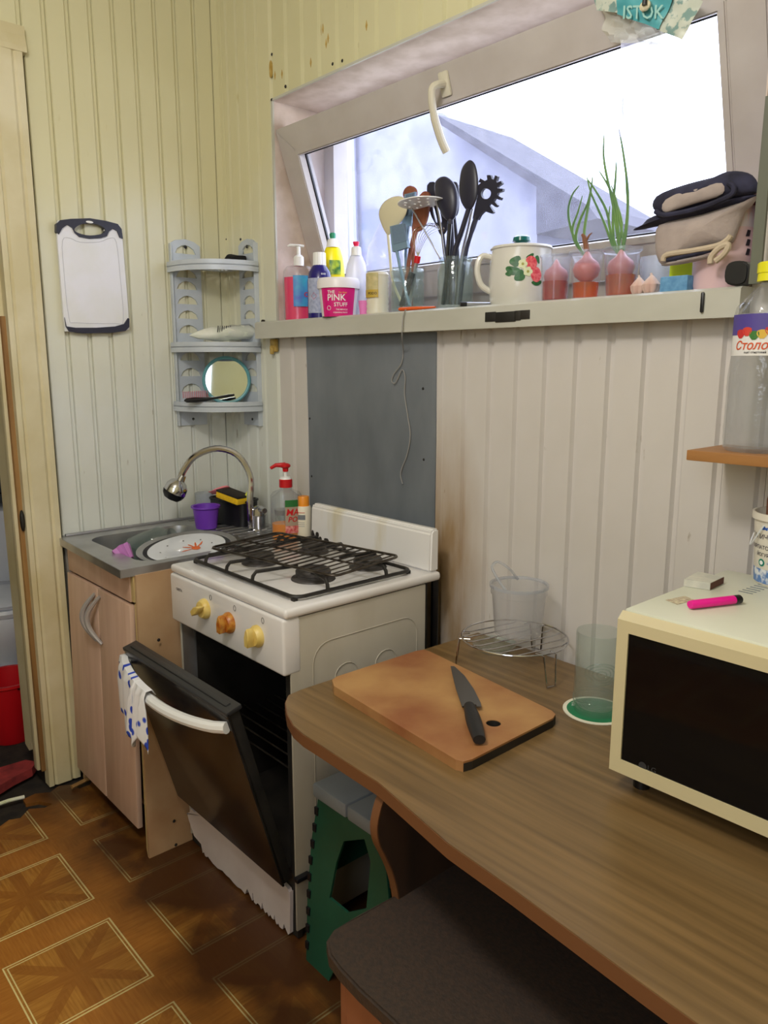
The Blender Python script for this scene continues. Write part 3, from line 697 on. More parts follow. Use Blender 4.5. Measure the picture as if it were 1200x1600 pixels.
strip(.05, .036, ro, a, -.004, .040, .028, .052, mat('label_red', (200, 50, 60), (230, 160, 150), scale=120, rough=.5), t, 'label_band', .001)
lettering('MA', .030, M_red, t, ellmap(.05, .036, ro, a+.42, .095, .0016), shear=.2)
lettering('PO', .024, M_red, t, ellmap(.05, .036, ro, a+.42, .072, .0016), shear=.2)
P = Vector((.598, -.052, .85)); t = thing('shampoo_bottle', 'cream bottle with orange cap beside the cooker back panel', 'bottle', (.583, -.095, .8505))
bottle_part('body', [(0, 0), (.023, 0), (.025, .004), (.025, .105), (.022, .112), (0, .113)], mat('cream_plastic', (236, 228, 208), rough=.35), t)
bottle_part('cap', [(.0, .112), (.0185, .112), (.0185, .14), (.017, .143), (0, .143)], mat('cap_orange', (240, 150, 40), rough=.4), t)
a = facing((.583, -.095))
obj('label', patch(lambda z: .025, a-.9, a+.2, .070, .086), mat('label_grey', (120, 125, 130), rough=.5), t)
obj('label_line', patch(lambda z: .025, a-.8, a+.15, .092, .094), mat('label_rust', (190, 80, 50), rough=.5), t)
for z, n in ((.06, 5), (.054, 6), (.048, 5)): obj('label_line', patch(lambda z: .025, a-.8, a+.1, z, z+.0015), mat('label_lines', (160, 160, 160), rough=.5), t)

# ------------------------------------------------------------------ cooker
G = thing('gas_cooker', 'old white gas cooker with its oven door hanging open', 'cooker', (.90, -.32, 0))
X0, X1, YF, YB = .625, 1.172, -.563, -.075
def g(name, b, m, par=None, **k): return obj(name, b, m, par or G, world=True, **k)
side = g('side_panel', MB().box(X1-.006, X1, YF, -.128, .03, .836, .002), M_enamel_d)
b = MB(); 
pts = rrect(-.50, -.16, .30, .76, .05, 5); b.tube([(X1+.0001, y, z) for y, z in pts], .0014, seg=6, closed=True)
for yc in (-.40, -.27): b.tube([(X1+.0005, yc+.035*math.cos(q), .66+.03*math.sin(q)) for q in [PI*i/8 for i in range(9)]], .0013, seg=6)
g('pressed_outline', b, M_enamel_d, side)
g('side_panel', MB().box(X0, X0+.006, YF, -.128, .03, .836, .002), M_enamel_d)
g('back_plate', MB().box(X0+.006, X1-.012, -.134, -.110, .03, .836), M_soot, smooth=0)  # black here paints in the dark gap behind the side panel
g('front_post', MB().box(X0+.004, X0+.075, YF+.004, YF+.02, .17, .70, .002), mat('grimy_post', (92, 92, 94), (60, 58, 56), scale=8, rough=.4))
g('front_post', MB().box(X1-.030, X1-.006, YF+.004, YF+.02, .17, .70, .002), M_soot)
b = MB(); b.box(X0+.07, X0+.076, YF+.01, -.14, .18, .70); b.box(X1-.036, X1-.03, YF+.01, -.14, .18, .70); b.box(X0+.07, X1-.03, -.15, -.14, .18, .70)
b.box(X0+.07, X1-.03, YF+.01, -.14, .175, .182); b.box(X0+.07, X1-.03, YF+.01, -.14, .694, .70); g('oven_cavity', b, M_soot, smooth=0)
b = MB()
for i in range(12): b.tube([(X0+.08, -.52+i*.036, .42), (X1-.04, -.52+i*.036, .42)], .0025, seg=5)
g('oven_shelf', b, M_wire)
# control panel
b = MB(); b.box(X0-.004, X1+.001, YF-.020, YF+.03, .702, .838, .007, 3); g('control_panel', b, M_enamel)
b = MB(); b.box(X0-.008, X1+.006, YF-.016, YB, .838, .862, .009, 3); g('hob', b, M_enamel)
M_knob = mat('knob_ivory', (228, 204, 128), (214, 184, 96), scale=40, rough=.4); M_knob2 = mat('knob_stained', (206, 150, 62), (168, 88, 26), scale=60, rough=.35)
for i, (u, v, m, an) in enumerate(((320, 951, M_knob, 1.0), (358, 973, M_knob2, .1), (402, 994, M_knob, .1))):
    c = WY(u, v, YF-.022); c.y = YF-.020
    b = MB(); b.lathe([(0, 0), (.027, 0), (.027, .006), (.023, .013), (.021, .016), (0, .016)], c=c, M=Matrix.Rotation(PI/2, 4, 'X'), seg=24)
    kb = g('knob', b, m, label='brown stained knob' if i == 1 else None)
    Mk = Matrix.Translation(c) @ Matrix.Rotation(an, 4, 'Y')
    b = MB(); b.prism([(-.007, -.022), (.007, -.022), (.010, .0), (.006, .018), (0, .026), (-.006, .018), (-.010, .0)], 'y', -.034, -.014)
    bmesh.ops.bevel(b.bm, geom=[e for e in b.bm.edges], offset=.002, segments=1, affect='EDGES')
    for vv in b.bm.verts: vv.co = Mk @ vv.co
    g('grip', b, m, kb)
    b = MB(); cc = WY(u+8, v-38+(2 if i else 0), YF-.0205); b.tube([(cc.x+.005*math.cos(q), YF-.0206, .818+.007*math.sin(q)) for q in [2*PI*k/14 for k in range(14)]], .0006, seg=4, closed=True); g('dial_mark', b, M_ink)
lettering('GRETA', .011, M_ink, G, lambda s, q: Vector((s+.675-.90, YF-.0208+.32, .800+q)))
# back guard
b = MB(); b.prism([(YB-.034, .862), (YB-.030, .968), (YB-.022, .978), (YB, .978), (YB, .862)], 'x', X0+.012, X1-.004)
bmesh.ops.bevel(b.bm, geom=[e for e in b.bm.edges], offset=.005, segments=2, affect='EDGES'); bgd = g('back_guard', b, mat('guard_enamel', (232, 230, 230), (206, 192, 150), scale=9, rough=.2, stretch=(1.2, 1, .25), contrast=(.52, .8), coat=.3))
b = MB(); random.seed(4)
for i in range(16):
    x = X0+.02+random.random()*.085; b.ell((x, YB-.034, .864+random.random()*(.045-(x-X0)*.35)), (.004+random.random()*.006, .0015, .004+random.random()*.008), 8)
g('burnt_grease', b, M_soot, bgd, smooth=30)
# burners
for i, (x, y, r) in enumerate(((1.005, -.372, .046), (.775, -.385, .040), (.775, -.20, .034), (1.01, -.19, .040))):
    b = MB(); b.lathe([(0, .862), (r+.012, .862), (r+.010, .866), (r-.002, .870), (r-.002, .874), (r, .876), (r, .884), (r-.004, .889), (0, .890)], c=(x, y, 0), seg=36, wave=lambda a, z: 1); g('burner', b, mat('burner_grey', (88, 84, 84), (60, 56, 54), scale=40, rough=.55, metal=.3))
# pan support
b = MB(); fr = rrect(.648, 1.142, -.525, -.150, .028, 4); zf = .872
b.tube([(x, y, zf) for x, y in fr], .0062, seg=8, closed=True, flat=.8)
def finger(p, q): 
    p = Vector((*p, zf)); q = Vector((*q, zf+.024)); d = (q-p); d.z = 0; d.normalize()
    b.tube([p, p+d*.003+Vector((0, 0, .014)), p+d*.012+Vector((0, 0, .024)), q], .0048, seg=8)
for bx, by in ((1.01, -.37), (.775, -.37)):
    pass
for x in (.72, .83, .955): finger((x, -.525), (x+.02, -.40))
for x in (.74, .86, 1.0): finger((x, -.150), (x-.02, -.265))
finger((1.142, -.43), (1.03, -.40)); finger((1.142, -.24), (1.03, -.25)); finger((.648, -.42), (.74, -.40)); finger((.648, -.24), (.74, -.25))
g('pan_support', b, M_iron)
for x, y in ((.66, -.52), (1.13, -.52), (.66, -.155), (1.13, -.155)): g('support_foot', MB().box(x-.006, x+.006, y-.006, y+.006, .861, .87), M_iron)
# open oven door
DT = math.radians(15.2); Md = Matrix.Translation((0, YF-.004, .172)) @ Matrix.Rotation(DT, 4, 'X')
def dpt(x, y, z): return Md @ Vector((x, y, z))
M_dg = mat('oven_glass', (26, 24, 24), (50, 45, 41), scale=4, rough=.22, contrast=(.35, .7), stretch=(1, 1, 1.6))
b = MB(); b.box(X0-.002, X1-.008, -.030, -.024, .0, .508, .002, M=Md); dr = g('oven_door', b, M_dg)
b = MB(); b.box(X0+.004, X1-.014, -.024, .004, .0, .500, .003, M=Md); g('door_lining', b, M_soot, dr)
b = MB(); b.box(X0-.002, X1-.008, -.032, .010, .500, .512, .003, M=Md); b.box(X0+.02, X1-.03, -.018, -.004, .508, .516, .002, M=Md); g('door_top_trim', b, mat('trim_dark', (48, 48, 50), rough=.4), dr)
P = [dpt(X0+.004+(X1-X0-.02)*i/16, -.032-.045*math.sin(PI*i/16)**.7-.004, .474-.012*math.sin(PI*i/16)) for i in range(17)]
b = MB(); b.tube(P, .0135, seg=10, flat=1.0); g('door_handle', b, M_white, dr)
# torn kick panel
M_kick = mat('kick_white', (214, 204, 204), (200, 188, 186), scale=6, rough=.35)
g('kick_backing', MB().box(X0, X1-.006, YF+.006, YF+.02, .004, .17), M_soot, smooth=0)
kp = [(293, 1264), (300, 1257), (314, 1262), (327, 1271), (334, 1270), (342, 1281), (349, 1283), (354, 1298), (360, 1297), (367, 1302), (382, 1316), (399, 1330), (425, 1350), (452, 1380), (455, 1386), (455, 1456), (446, 1452), (439, 1461), (434, 1452), (430, 1449), (422, 1432), (414, 1432), (408, 1420), (399, 1414), (396, 1408), (385, 1400), (367, 1386), (350, 1368), (327, 1344), (322, 1330), (316, 1318), (305, 1305), (297, 1281)]
kp = [WY(u, v, YF-.002) for u, v in kp]
random.seed(9)
kp = [(p.x, p.z) for p in kp]; kq = []
for (xa_, za_), (xb_, zb_) in zip(kp, kp[1:]+kp[:1]):
    for k_ in range(3):
        f_ = k_/3; x_, z_ = xa_+(xb_-xa_)*f_, za_+(zb_-za_)*f_
        z_ = z_-.014+random.uniform(-.005, .004) if z_ > .10 else (.005+random.random()**2*(.026 if x_ > .95 else .012) if z_ < .03 else z_)
        kq.append((x_, z_))
b = MB(); b.prism(kq, 'y', YF-.006, YF+.004); g('kick_panel', b, M_kick, smooth=0)
for x, y in ((X0+.03, -.53), (X1-.03, -.53), (X0+.03, -.11), (X1-.03, -.11)): g('foot', MB().lathe([(0, 0), (.016, 0), (.016, .03), (0, .03)], c=(x, y, 0.0), seg=12), M_black)
p = WX(466, 1373, X1+.004); g('hinge_pin', MB().box(X1-.002, X1+.014, p.y-.01, p.y+.03, p.z-.006, p.z+.006, .002), M_black)
# loose oven grid resting on the pan support
t = thing('oven_grid', 'rusty wire oven grid laid across the cooker pan support', 'grid', (.895, -.325, .899)); 
ang = .16; b = MB(); Rg = Matrix.Rotation(ang, 4, 'Z')
gx, gy = .235, .128
b.tube([Rg @ Vector((x, y, .006)) for x, y in rrect(-gx, gx, -gy, gy, .02, 3)], .0036, seg=7, closed=True)
for i in range(17): x = -gx+.02+i*(2*gx-.04)/16; b.tube([Rg @ Vector((x, -gy, .006)), Rg @ Vector((x, gy, .006))], .0022, seg=5)
b.tube([Rg @ Vector((-gx, 0, .003)), Rg @ Vector((gx, 0, .003))], .003, seg=5); obj('frame', b, M_wire, t)
# tea towel over the door handle
M_tow = bpy.data.materials.new('towel_print'); M_tow.use_nodes = True; nt = M_tow.node_tree; N = nt.nodes; L = nt.links
tc = N.new('ShaderNodeTexCoord'); vo = N.new('ShaderNodeTexVoronoi'); vo.inputs['Scale'].default_value = 34; mp = N.new('ShaderNodeMapping'); mp.inputs['Scale'].default_value = (1.2, .3, .7); mp.inputs['Rotation'].default_value = (0, .5, 0)
L.new(tc.outputs['Object'], mp.inputs[0]); L.new(mp.outputs[0], vo.inputs['Vector'])
r = N.new('ShaderNodeValToRGB'); e = r.color_ramp.elements; e[0].position = .0; e[0].color = (*lin((30, 60, 190)), 1); e[1].position = .34; e[1].color = (*lin((235, 235, 240)), 1)
e2 = r.color_ramp.elements.new(.28); e2.color = (*lin((50, 80, 200)), 1)
L.new(vo.outputs['Distance'], r.inputs[0]); L.new(r.outputs[0], N['Principled BSDF'].inputs['Base Color']); N['Principled BSDF'].inputs['Roughness'].default_value = .9
b = MB(); nu, nv = 22, 24
def towel(u0, u1, drop, seed, yo, ragged):
    grid = []
    for i in range(nu+1):
        u = i/nu; x = X0-.012+u0+(u1-u0)*u; col = []
        th_ = (x-X0-.004)/(X1-X0-.02); th_ = max(0, min(1, th_)); hp = dpt(x, -.036-.045*math.sin(PI*th_)**.7, .474)
        dr_ = drop*(1-ragged*(.5+.5*math.sin(u*7+seed)))
        for j in range(nv+1):
            v = j/nv; w = .007*math.sin(u*16+seed+v*2)*min(1, v*3)
            if v < .12: q = v/.12*PI; col.append(hp+Vector((0, .017*math.cos(q), .017*math.sin(q))))
            else: s_ = (v-.12)/.88; col.append(hp+Vector((-.022*s_*(1-u)+w*.5, -.017+yo*s_+w, -dr_*s_)))
        grid.append(col)
    vs = [[b.bm.verts.new(p) for p in c_] for c_ in grid]
    for i in range(nu):
        for j in range(nv): b.bm.faces.new((vs[i][j], vs[i+1][j], vs[i+1][j+1], vs[i][j+1]))
towel(.0, .18, .175, 1.0, .01, .2); towel(.165, .25, .16, 3.0, -.004, .35)
tw = obj('tea_towel', b, M_tow); so = tw.modifiers.new('s', 'SOLIDIFY'); so.thickness = .002
tag(tw, 'white tea towel with blue leaf print hanging on the oven door handle', 'towel')

# ------------------------------------------------------------------ left wall: chopping board and corner shelf
t = thing('chopping_board', 'white plastic chopping board with black corners hanging on the left wall', 'board', (.004, -.49, 1.51))
def yz(pts, x=.02): return [(WX(u, v, x).y, WX(u, v, x).z) for u, v in pts]
def sm(pts, n=4): return [(p.x, p.y) for p in spline([(a, b_, 0) for a, b_ in pts], n, True)]
bd = sm(yz([(90, 352), (100, 345), (140, 342), (180, 349), (190, 360), (196, 420), (202, 505), (196, 515), (150, 520), (108, 518), (102, 508), (95, 430)]), 4)
b = MB(); b.prism(bd, 'x', .006, .016, holes=[sm(yz([(116, 358), (128, 350), (150, 350), (164, 358), (160, 366), (140, 371), (122, 366)]), 3)])
obj('board', b, mat('board_white', (232, 232, 240), (226, 226, 226), scale=9, rough=.4), t, world=True, smooth=30)
top = yz([(88, 362), (88, 350), (94, 344), (110, 342), (140, 341), (165, 345), (184, 350), (190, 358), (192, 373), (187, 371), (183, 361), (176, 357), (170, 362), (167, 369), (158, 372), (140, 373), (124, 370), (117, 364), (113, 356), (105, 351), (97, 357), (92, 366)], .02)
b = MB(); b.prism(top, 'x', .004, .021, holes=[sm(yz([(116, 358), (128, 350), (150, 350), (164, 358), (160, 365), (140, 368), (122, 364)]), 3)])
obj('corner_grip', b, M_navy, t, world=True, smooth=30, label='black top grip with hanging hole')
bot = yz([(101, 496), (104, 510), (118, 512), (150, 512), (180, 510), (194, 506), (200, 497), (202, 498), (202, 511), (196, 517), (176, 520), (130, 521), (108, 518), (103, 510)], .02)
b = MB(); b.prism(bot, 'x', .004, .021); obj('corner_grip', b, M_navy, t, world=True, smooth=30)
gr = sm(yz([(98, 376), (110, 372), (125, 378), (155, 378), (172, 372), (182, 378), (188, 430), (193, 500), (180, 505), (120, 504), (108, 496), (100, 420)], .018), 3)
obj('juice_groove', MB().tube([(.016, y, z) for y, z in gr], .0014, seg=5, closed=True), mat('groove_shade', (205, 205, 212), rough=.5), t, world=True)
P = WX(140, 347, .022); obj('maker_dot', MB().ell(P, (.0015, .012, .004), 10), M_white, t, world=True)

t = thing('corner_shelf', 'blue grey plastic three tier corner shelf screwed into the wall corner', 'shelf', (.0, 0, 1.19))
def lens(c, z, w): return [(c-w, z), (c-w*.8, z+.016), (c-w*.4, z+.026), (c, z+.029), (c+w*.4, z+.026), (c+w*.8, z+.016), (c+w, z)]
zs = [1.245, 1.31, 1.365, 1.42, 1.515, 1.565, 1.615, 1.665, 1.705, 1.785]
b = MB(); holes = [lens(-.163, z, .040) for z in zs]
b.prism([(-.222, 1.19), (-.107, 1.19), (-.107, 1.815), (-.13, 1.828), (-.163, 1.834), (-.20, 1.828), (-.222, 1.815)], 'x', .0, .007, holes=holes); r1 = obj('wall_rail', b, M_bluegrey, t, world=True, smooth=30)
b = MB(); holes = [lens(.158, z, .040) for z in zs]
b.prism([(.100, 1.19), (.213, 1.19), (.213, 1.815), (.19, 1.828), (.158, 1.834), (.12, 1.828), (.100, 1.815)], 'y', -.007, .0, holes=holes); obj('wall_rail', b, M_bluegrey, t, world=True, smooth=30)
for e in ((0.0, -.222), (0.0, -.107)): pass
obj('rail_edge', MB().box(.0, .018, -.224, -.219, 1.19, 1.815, .001), M_bluegrey, t, world=True)
obj('rail_edge', MB().box(.210, .215, -.018, .0, 1.19, 1.815, .001), M_bluegrey, t, world=True)
for z in (1.808,): 
    obj('screw', MB().ell((.008, -.163, z), (.003, .006, .006), 8), M_black, t, world=True); obj('screw', MB().ell((.158, -.008, z), (.006, .003, .006), 8), M_black, t, world=True)
obj('screw', MB().ell((.008, -.163, 1.212), (.003, .005, .005), 8), M_black, t, world=True); obj('screw', MB().ell((.158, -.008, 1.212), (.005, .003, .005), 8), M_black, t, world=True)
cur = [(0.004, -.235)] + [(.235*math.sin(a)*.98+.012*math.sin(2*a), -.235*math.cos(a)-.012*math.sin(2*a)) for a in [PI/2*i/12 for i in range(1, 12)]] + [(.222, -.004)]
for z in (1.752, 1.482, 1.278):
    slots = []
    for k in range(6):
        a = .35+k*.17; r0, r1_ = .07, .175
        c_, s_ = math.sin(a), -math.cos(a); px_, py_ = -s_*.005, c_*.005
        slots.append([(c_*r0-px_, s_*r0-py_), (c_*r1_-px_, s_*r1_-py_), (c_*r1_+px_, s_*r1_+py_), (c_*r0+px_, s_*r0+py_)])
    b = MB(); b.prism([(.004, -.004)]+cur, 'z', z-.018, z-.014, holes=slots); sf = obj('shelf_floor', b, M_bluegrey, t, world=True, smooth=0)
    b = MB(); inner = [(x*.97, y*.97) for x, y in cur]; b.prism(cur+inner[::-1], 'z', z-.034, z); obj('shelf_rim', b, M_bluegrey, sf, world=True, smooth=30)
b = MB(); P = WX(369, 404, .12); b.puffy([(P.x-.055, 1.738), (P.x+.055, 1.738), (P.x+.05, 1.775), (P.x+.01, 1.780), (P.x-.03, 1.788), (P.x-.05, 1.776)], P.y, .03, .02)
tag(obj('black_cloth', b, mat('cloth_black', (20, 18, 20), rough=.95)), 'crumpled black cloth on the top tier of the corner shelf', 'cloth')
t = thing('plastic_bag_roll', 'clear plastic bag with green white paper packet on the middle tier', 'packet', (.13, -.12, 1.469))
b = MB(); A = WX(296, 524, .085); Bq = WX(402, 519, .17)
o3 = [(0, .0), (.012, .006), (.03, .020), (.06, .024), (.11, .024), (.15, .023), (.2, .02)]
d = Bq-A; M1 = Matrix.Translation(A) @ rot_to(d) ; Ln = d.length
b.lathe([(0.001, 0)]+[(.006+.018*min(1, k/3), Ln*k/9) for k in range(1, 9)]+[(.014, Ln)], seg=14, M=M1, wave=lambda a, z: 1+.12*math.sin(3*a+z*50)); obj('packet', b, mat('packet_paper', (230, 230, 220), (210, 216, 200), scale=18, rough=.5), t, world=True)
b = MB(); b.lathe([(.020, Ln*.5), (.028, Ln*.62), (.026, Ln*.8), (.030, Ln*.98)], seg=14, M=M1, wave=lambda a, z: 1+.18*math.sin(5*a+z*70)); obj('film', b, M_film, t, world=True)
b = MB()
for k in range(7):
    u = 340+k*3.2
    p, q = WX(u, 519, .145), WX(u+1, 509, .145); b.tube([p, q], .0012 if k % 2 else .002, seg=4)
obj('barcode', b, M_ink, t, world=True)
# mirror
Pm = WX(354, 594, .115); t = thing('hand_mirror', 'round teal framed mirror leaning in the lowest tier of the corner shelf', 'mirror', (Pm.x, Pm.y, 1.264))
dm = (CAM-Pm); dm.z = .35; dm.x *= .9; Mm = Matrix.Translation(Pm) @ rot_to(dm)
rm = SZ(37, Pm)
obj('frame', MB().tube([Mm @ Vector((rm*.94*math.cos(a), rm*.94*math.sin(a), 0)) for a in [2*PI*i/40 for i in range(40)]], .006, seg=10, closed=True), mat('teal_plastic', (96, 158, 168), rough=.35), t, world=True)
b = MB(); b.lathe([(0, -.004), (rm*.93, -.004), (rm*.93, .001), (0, .001)], seg=40, M=Mm); obj('mirror_glass', b, mat('mirror', (210, 220, 225), rough=.03, metal=1), t, world=True, smooth=0)
t = thing('hairbrush', 'black hairbrush with red bristles lying on the lowest tier', 'hairbrush', (.1, -.17, 1.266)); 
A, Bq, Cq = WX(288, 626, .135), WX(322, 624, .150), WX(366, 617, .185)
b = MB(); b.tube([A, A+(Bq-A)*.1, A+(Bq-A)*.5, Bq, Bq+(Cq-Bq)*.3, Bq+(Cq-Bq)*.8, Cq], [.004, .013, .017, .012, .007, .009, .006], seg=10, flat=.6); obj('body', b, M_black, t, world=True)
b = MB()
for k in range(12):
    for j in (-1, 0, 1):
        p = A+(Bq-A)*(.05+k/11*.95)+Vector((0, 0, .008))+Vector((.006*j, .004*j, 0)); b.tube([p, p+Vector((-.002, .001, .022))], .0011, seg=4)
obj('bristles', b, mat('bristle_red', (196, 60, 70), rough=.4), t, world=True, kind='stuff')

# ------------------------------------------------------------------ zinc splash sheet, cord
zs_ = struct('splash_sheet', MB(), M_sheet) if False else None
b = MB(); b.prism([(.492, .84), (1.080, .84), (1.0805, 1.2), (1.078, 1.491), (.490, 1.491), (.4945, 1.2)], 'y', -.0045, -.0015)
zt = obj('splash_sheet', b, M_sheet, smooth=0); tag(zt, 'grey zinc splash sheet nailed to the panels behind the cooker', 'sheet')
for u, v in ((661, 607), (662, 718), (484, 654), (487, 744)): obj('nail', MB().ell(WY(u, v, -.005), (.004, .002, .004), 8), M_black, zt)
cordp = [WY(u, v, -.058 if v < 530 else -.010) for u, v in ((634, 484), (630, 495), (628, 525), (630, 548), (627, 568), (616, 583), (612, 595), (618, 598), (628, 578), (633, 590), (632, 615), (637, 650), (641, 680), (636, 710), (626, 738), (629, 756))]
b = MB(); b.tube(spline(cordp, 4), .0016, seg=6); tag(obj('cord', b, mat('cord_grey', (150, 148, 146), rough=.6)), 'thin grey cord with a knot hanging from the sill over the splash sheet', 'cord')
hs = [(1.115, -.035, z) for z in (0, .2, .4, .6, .8)]+[(1.11, -.03, .84)]
tag(obj('gas_hose', MB().tube(spline(hs, 4), .011, seg=10), M_black), 'black gas hose rising between cooker and panelled wall', 'hose')

# ------------------------------------------------------------------ table, bench, step stool
TZ = .70
t = thing('table', 'wood effect table with rounded end beside the cooker', 'table', (1.9, -.35, 0))
fe = [WZ(u, v, TZ) for u, v in ((450, 1086), (445, 1098), (448, 1116), (458, 1134), (474, 1148), (500, 1164), (540, 1190), (590, 1222), (700, 1318), (800, 1388), (1000, 1535), (1090, 1600))]
ol = [(1.262, -.018), (1.250, -.30), (1.247, -.59)]+[(p.x, p.y) for p in fe]+[(2.75, -.815), (2.80, -.77), (2.80, -.018)]
b = MB(); b.prism(ol, 'z', TZ-.026, TZ-.0015); obj('edge_band', b, M_oakedge, t, world=True, smooth=40)
cx_, cy_ = 1.9, -.4
ins = [(x+(.0012 if x < cx_ else -.0012), y+(.0012 if y < cy_ else -.0012)) for x, y in ol]
b = MB(); b.prism(ins, 'z', TZ-.002, TZ); obj('tabletop', b, M_oak, t, world=True, smooth=0)
for xp in (1.636, 2.55):
    fy = [(z, y) for z, y in ((.674, -.700), (.655, -.712), (.62, -.722), (.585, -.718), (.55, -.702), (.51, -.685), (.46, -.672), (.40, -.668), (.30, -.69), (.15, -.72), (.0, -.73))]
    pg = [(p.x, p.y) for p in spline([(y, z, 0) for z, y in fy], 4)]+[(-.10, 0), (-.10, .674)]
    b = MB(); b.prism(pg, 'x', xp, xp+.018); obj('leg_panel', b, mat('leg_laminate_shaded', (70, 50, 38), (54, 40, 32), scale=20, stretch=(1, 1, .1), rough=.5), t, world=True, smooth=40)  # face colour darkened to paint in the shade under the table
    nf = len(pg)-2; ctr = [Vector((xp+.009, y, z)) for y, z in pg[:nf]]; b = MB(); v0 = None
    for p_ in ctr:
        v1 = [b.bm.verts.new(p_+Vector((sx_*.0092, dy_, 0))) for sx_, dy_ in ((-1, .0015), (-1, -.0012), (1, -.0012), (1, .0015))]
        if v0:
            for i in range(4): b.bm.faces.new((v0[i], v0[(i+1) % 4], v1[(i+1) % 4], v1[i]))
        v0 = v1
    obj('edge_band', b, M_oakedge, t, world=True, smooth=40)
obj('stretcher', MB().box(1.654, 2.55, -.14, -.122, .25, .50), M_oakedge, t, world=True)
t = thing('bench', 'brown topped box bench pushed under the table front', 'bench', (2.1, -.6, 0))
so_ = [(2.72, -.857), (2.72, -.42), (1.655, -.42)]+[(1.652, -.45)]+[(WZ(u, v, .45).x, WZ(u, v, .45).y) for u, v in ((560, 1432), (522, 1452), (510, 1470), (514, 1492), (530, 1514), (560, 1546))]
b = MB(); b.prism(so_, 'z', .424, .452); bmesh.ops.bevel(b.bm, geom=[e for e in b.bm.edges if abs(e.verts[0].co.z-e.verts[1].co.z) < 1e-5], offset=.004, segments=2, affect='EDGES'); obj('seat', b, M_seat, t, world=True)
obj('front_panel', MB().box(1.70, 2.68, -.832, -.816, 0, .424, .001), M_bench, t, world=True, smooth=0)
obj('side_panel', MB().box(1.685, 1.70, -.832, -.44, 0, .424, .001), M_bench, t, world=True, smooth=0)
obj('back_panel', MB().box(1.70, 2.68, -.455, -.44, 0, .424, .001), M_bench, t, world=True, smooth=0)
obj('side_panel', MB().box(2.68, 2.695, -.832, -.44, 0, .424, .001), M_bench, t, world=True, smooth=0)
t = thing('step_stool', 'green and grey folding plastic step stool under the table end', 'stool', (1.36, -.42, 0))
def yf(z): return -.585+(z/.45)*.055
def leg_face(name, y0, sg):
    outer = [(1.232, 0), (1.219, .15), (1.218, .3), (1.232, .415), (1.46, .415), (1.49, .3), (1.515, .15), (1.53, 0), (1.44, 0), (1.42, .05), (1.34, .05), (1.32, 0)]
    outer = outer[::-1]
    hole = [(WY(u, v, -.555).x, WY(u, v, -.555).z) for u, v in ((530, 1318), (560, 1316), (572, 1350), (572, 1420), (545, 1425), (517, 1402), (522, 1350))]
    b = MB(); b.prism(outer, 'y', 0, .006, holes=[hole])
    for v in b.bm.verts: v.co.y += (y0+sg*(.415-v.co.z)*.11)
    return obj(name, b, M_green, t, world=True, smooth=0)
leg_face('leg_frame', -.535, -1); leg_face('leg_frame', -.285, 1)
obj('side_web', MB().box(1.232, 1.237, -.53, -.28, .20, .415), M_green, t, world=True, smooth=0)
obj('side_web', MB().box(1.46, 1.466, -.53, -.28, .20, .415), M_green, t, world=True, smooth=0)
b = MB(); b.box(1.222, 1.345, -.546, -.265, .412, .447, .006); obj('top_panel', b, M_grey, t, world=True)
b = MB(); b.box(1.349, 1.475, -.546, -.265, .412, .447, .006); obj('top_panel', b, M_grey, t, world=True)
for k in range(9):
    z = .03+k*.042; xe = 1.219+.013*abs(z-.22)/.2; y_ = -.535-(.415-z)*.11
    obj('tooth', MB().box(xe-.004, xe+.008, y_-.003, y_+.003, z, z+.02, .001), M_black, t, world=True, smooth=0)
    obj('tooth', MB().box(1.50-.1*max(0, z-.15)+.01, 1.515-.1*max(0, z-.15)+.01, y_-.003, y_+.003, z, z+.02, .001), M_black, t, world=True, smooth=0)

# ------------------------------------------------------------------ on the table
t = thing('wooden_cutting_board', 'worn wooden cutting board with a thumb hole lying on the table', 'cutting board', (1.5, -.43, TZ))
M_bw = mat('board_wood', (186, 142, 90), (146, 90, 54), scale=4.5, rough=.5, contrast=(.38, .66), detail=8, bump=.2)
BP = [WZ(u, v, TZ+.02) for u, v in ((519, 1062), (526, 1057), (650, 1017), (662, 1015), (672, 1018), (862, 1110), (868, 1116), (864, 1122), (738, 1186), (724, 1190), (712, 1187), (522, 1072))]
hc = WZ(771, 1130, TZ+.02)
hl = [(hc.x+.0145*math.cos(a), hc.y+.0145*math.sin(a)) for a in [2*PI*i/20 for i in range(20)]]
b = MB(); b.prism([(p.x, p.y) for p in BP], 'z', TZ, TZ+.02, holes=[hl]); 
obj('board', b, M_bw, t, world=True, smooth=0)
obj('dark_hole', MB().lathe([(0, .0005), (.0135, .0005), (.0142, .0185)], c=(hc.x, hc.y, TZ), seg=20), M_soot, t, world=True)  # black lining paints in the darkness inside the thumb hole
e0, e1, e2, e3 = BP[6], BP[8], BP[9], BP[11]
b = MB(); n_ = Vector((.5, -.0, 0))
for p, q in ((BP[7], BP[8]), (BP[8], BP[9]), (BP[6], BP[7])):
    d = (q-p).normalized(); n = Vector((d.y, -d.x, 0)); n = n if n.dot(p-Vector((1.5, -.43, p.z))) > 0 else -n
    vs = [b.bm.verts.new(Vector((*(p+n*.0006).xy, z))) for z in (TZ+.0005, TZ+.0165)]+[b.bm.verts.new(Vector((*(q+n*.0006).xy, z))) for z in (TZ+.0165, TZ+.0005)]
    b.bm.faces.new(vs)
obj('charred_edge', b, M_soot, t, world=True, smooth=0, label='charred black edge')
t = thing('kitchen_knife', 'kitchen knife with black handle lying on the wooden cutting board', 'knife', (1.6, -.42, TZ+.0205))
zk = TZ+.0225
KP = [WZ(u, v, zk+.008) for u, v in ((704, 1041), (710, 1041), (726, 1056), (740, 1076), (751, 1098), (752, 1104), (745, 1104), (744, 1101), (722, 1104), (712, 1075))]
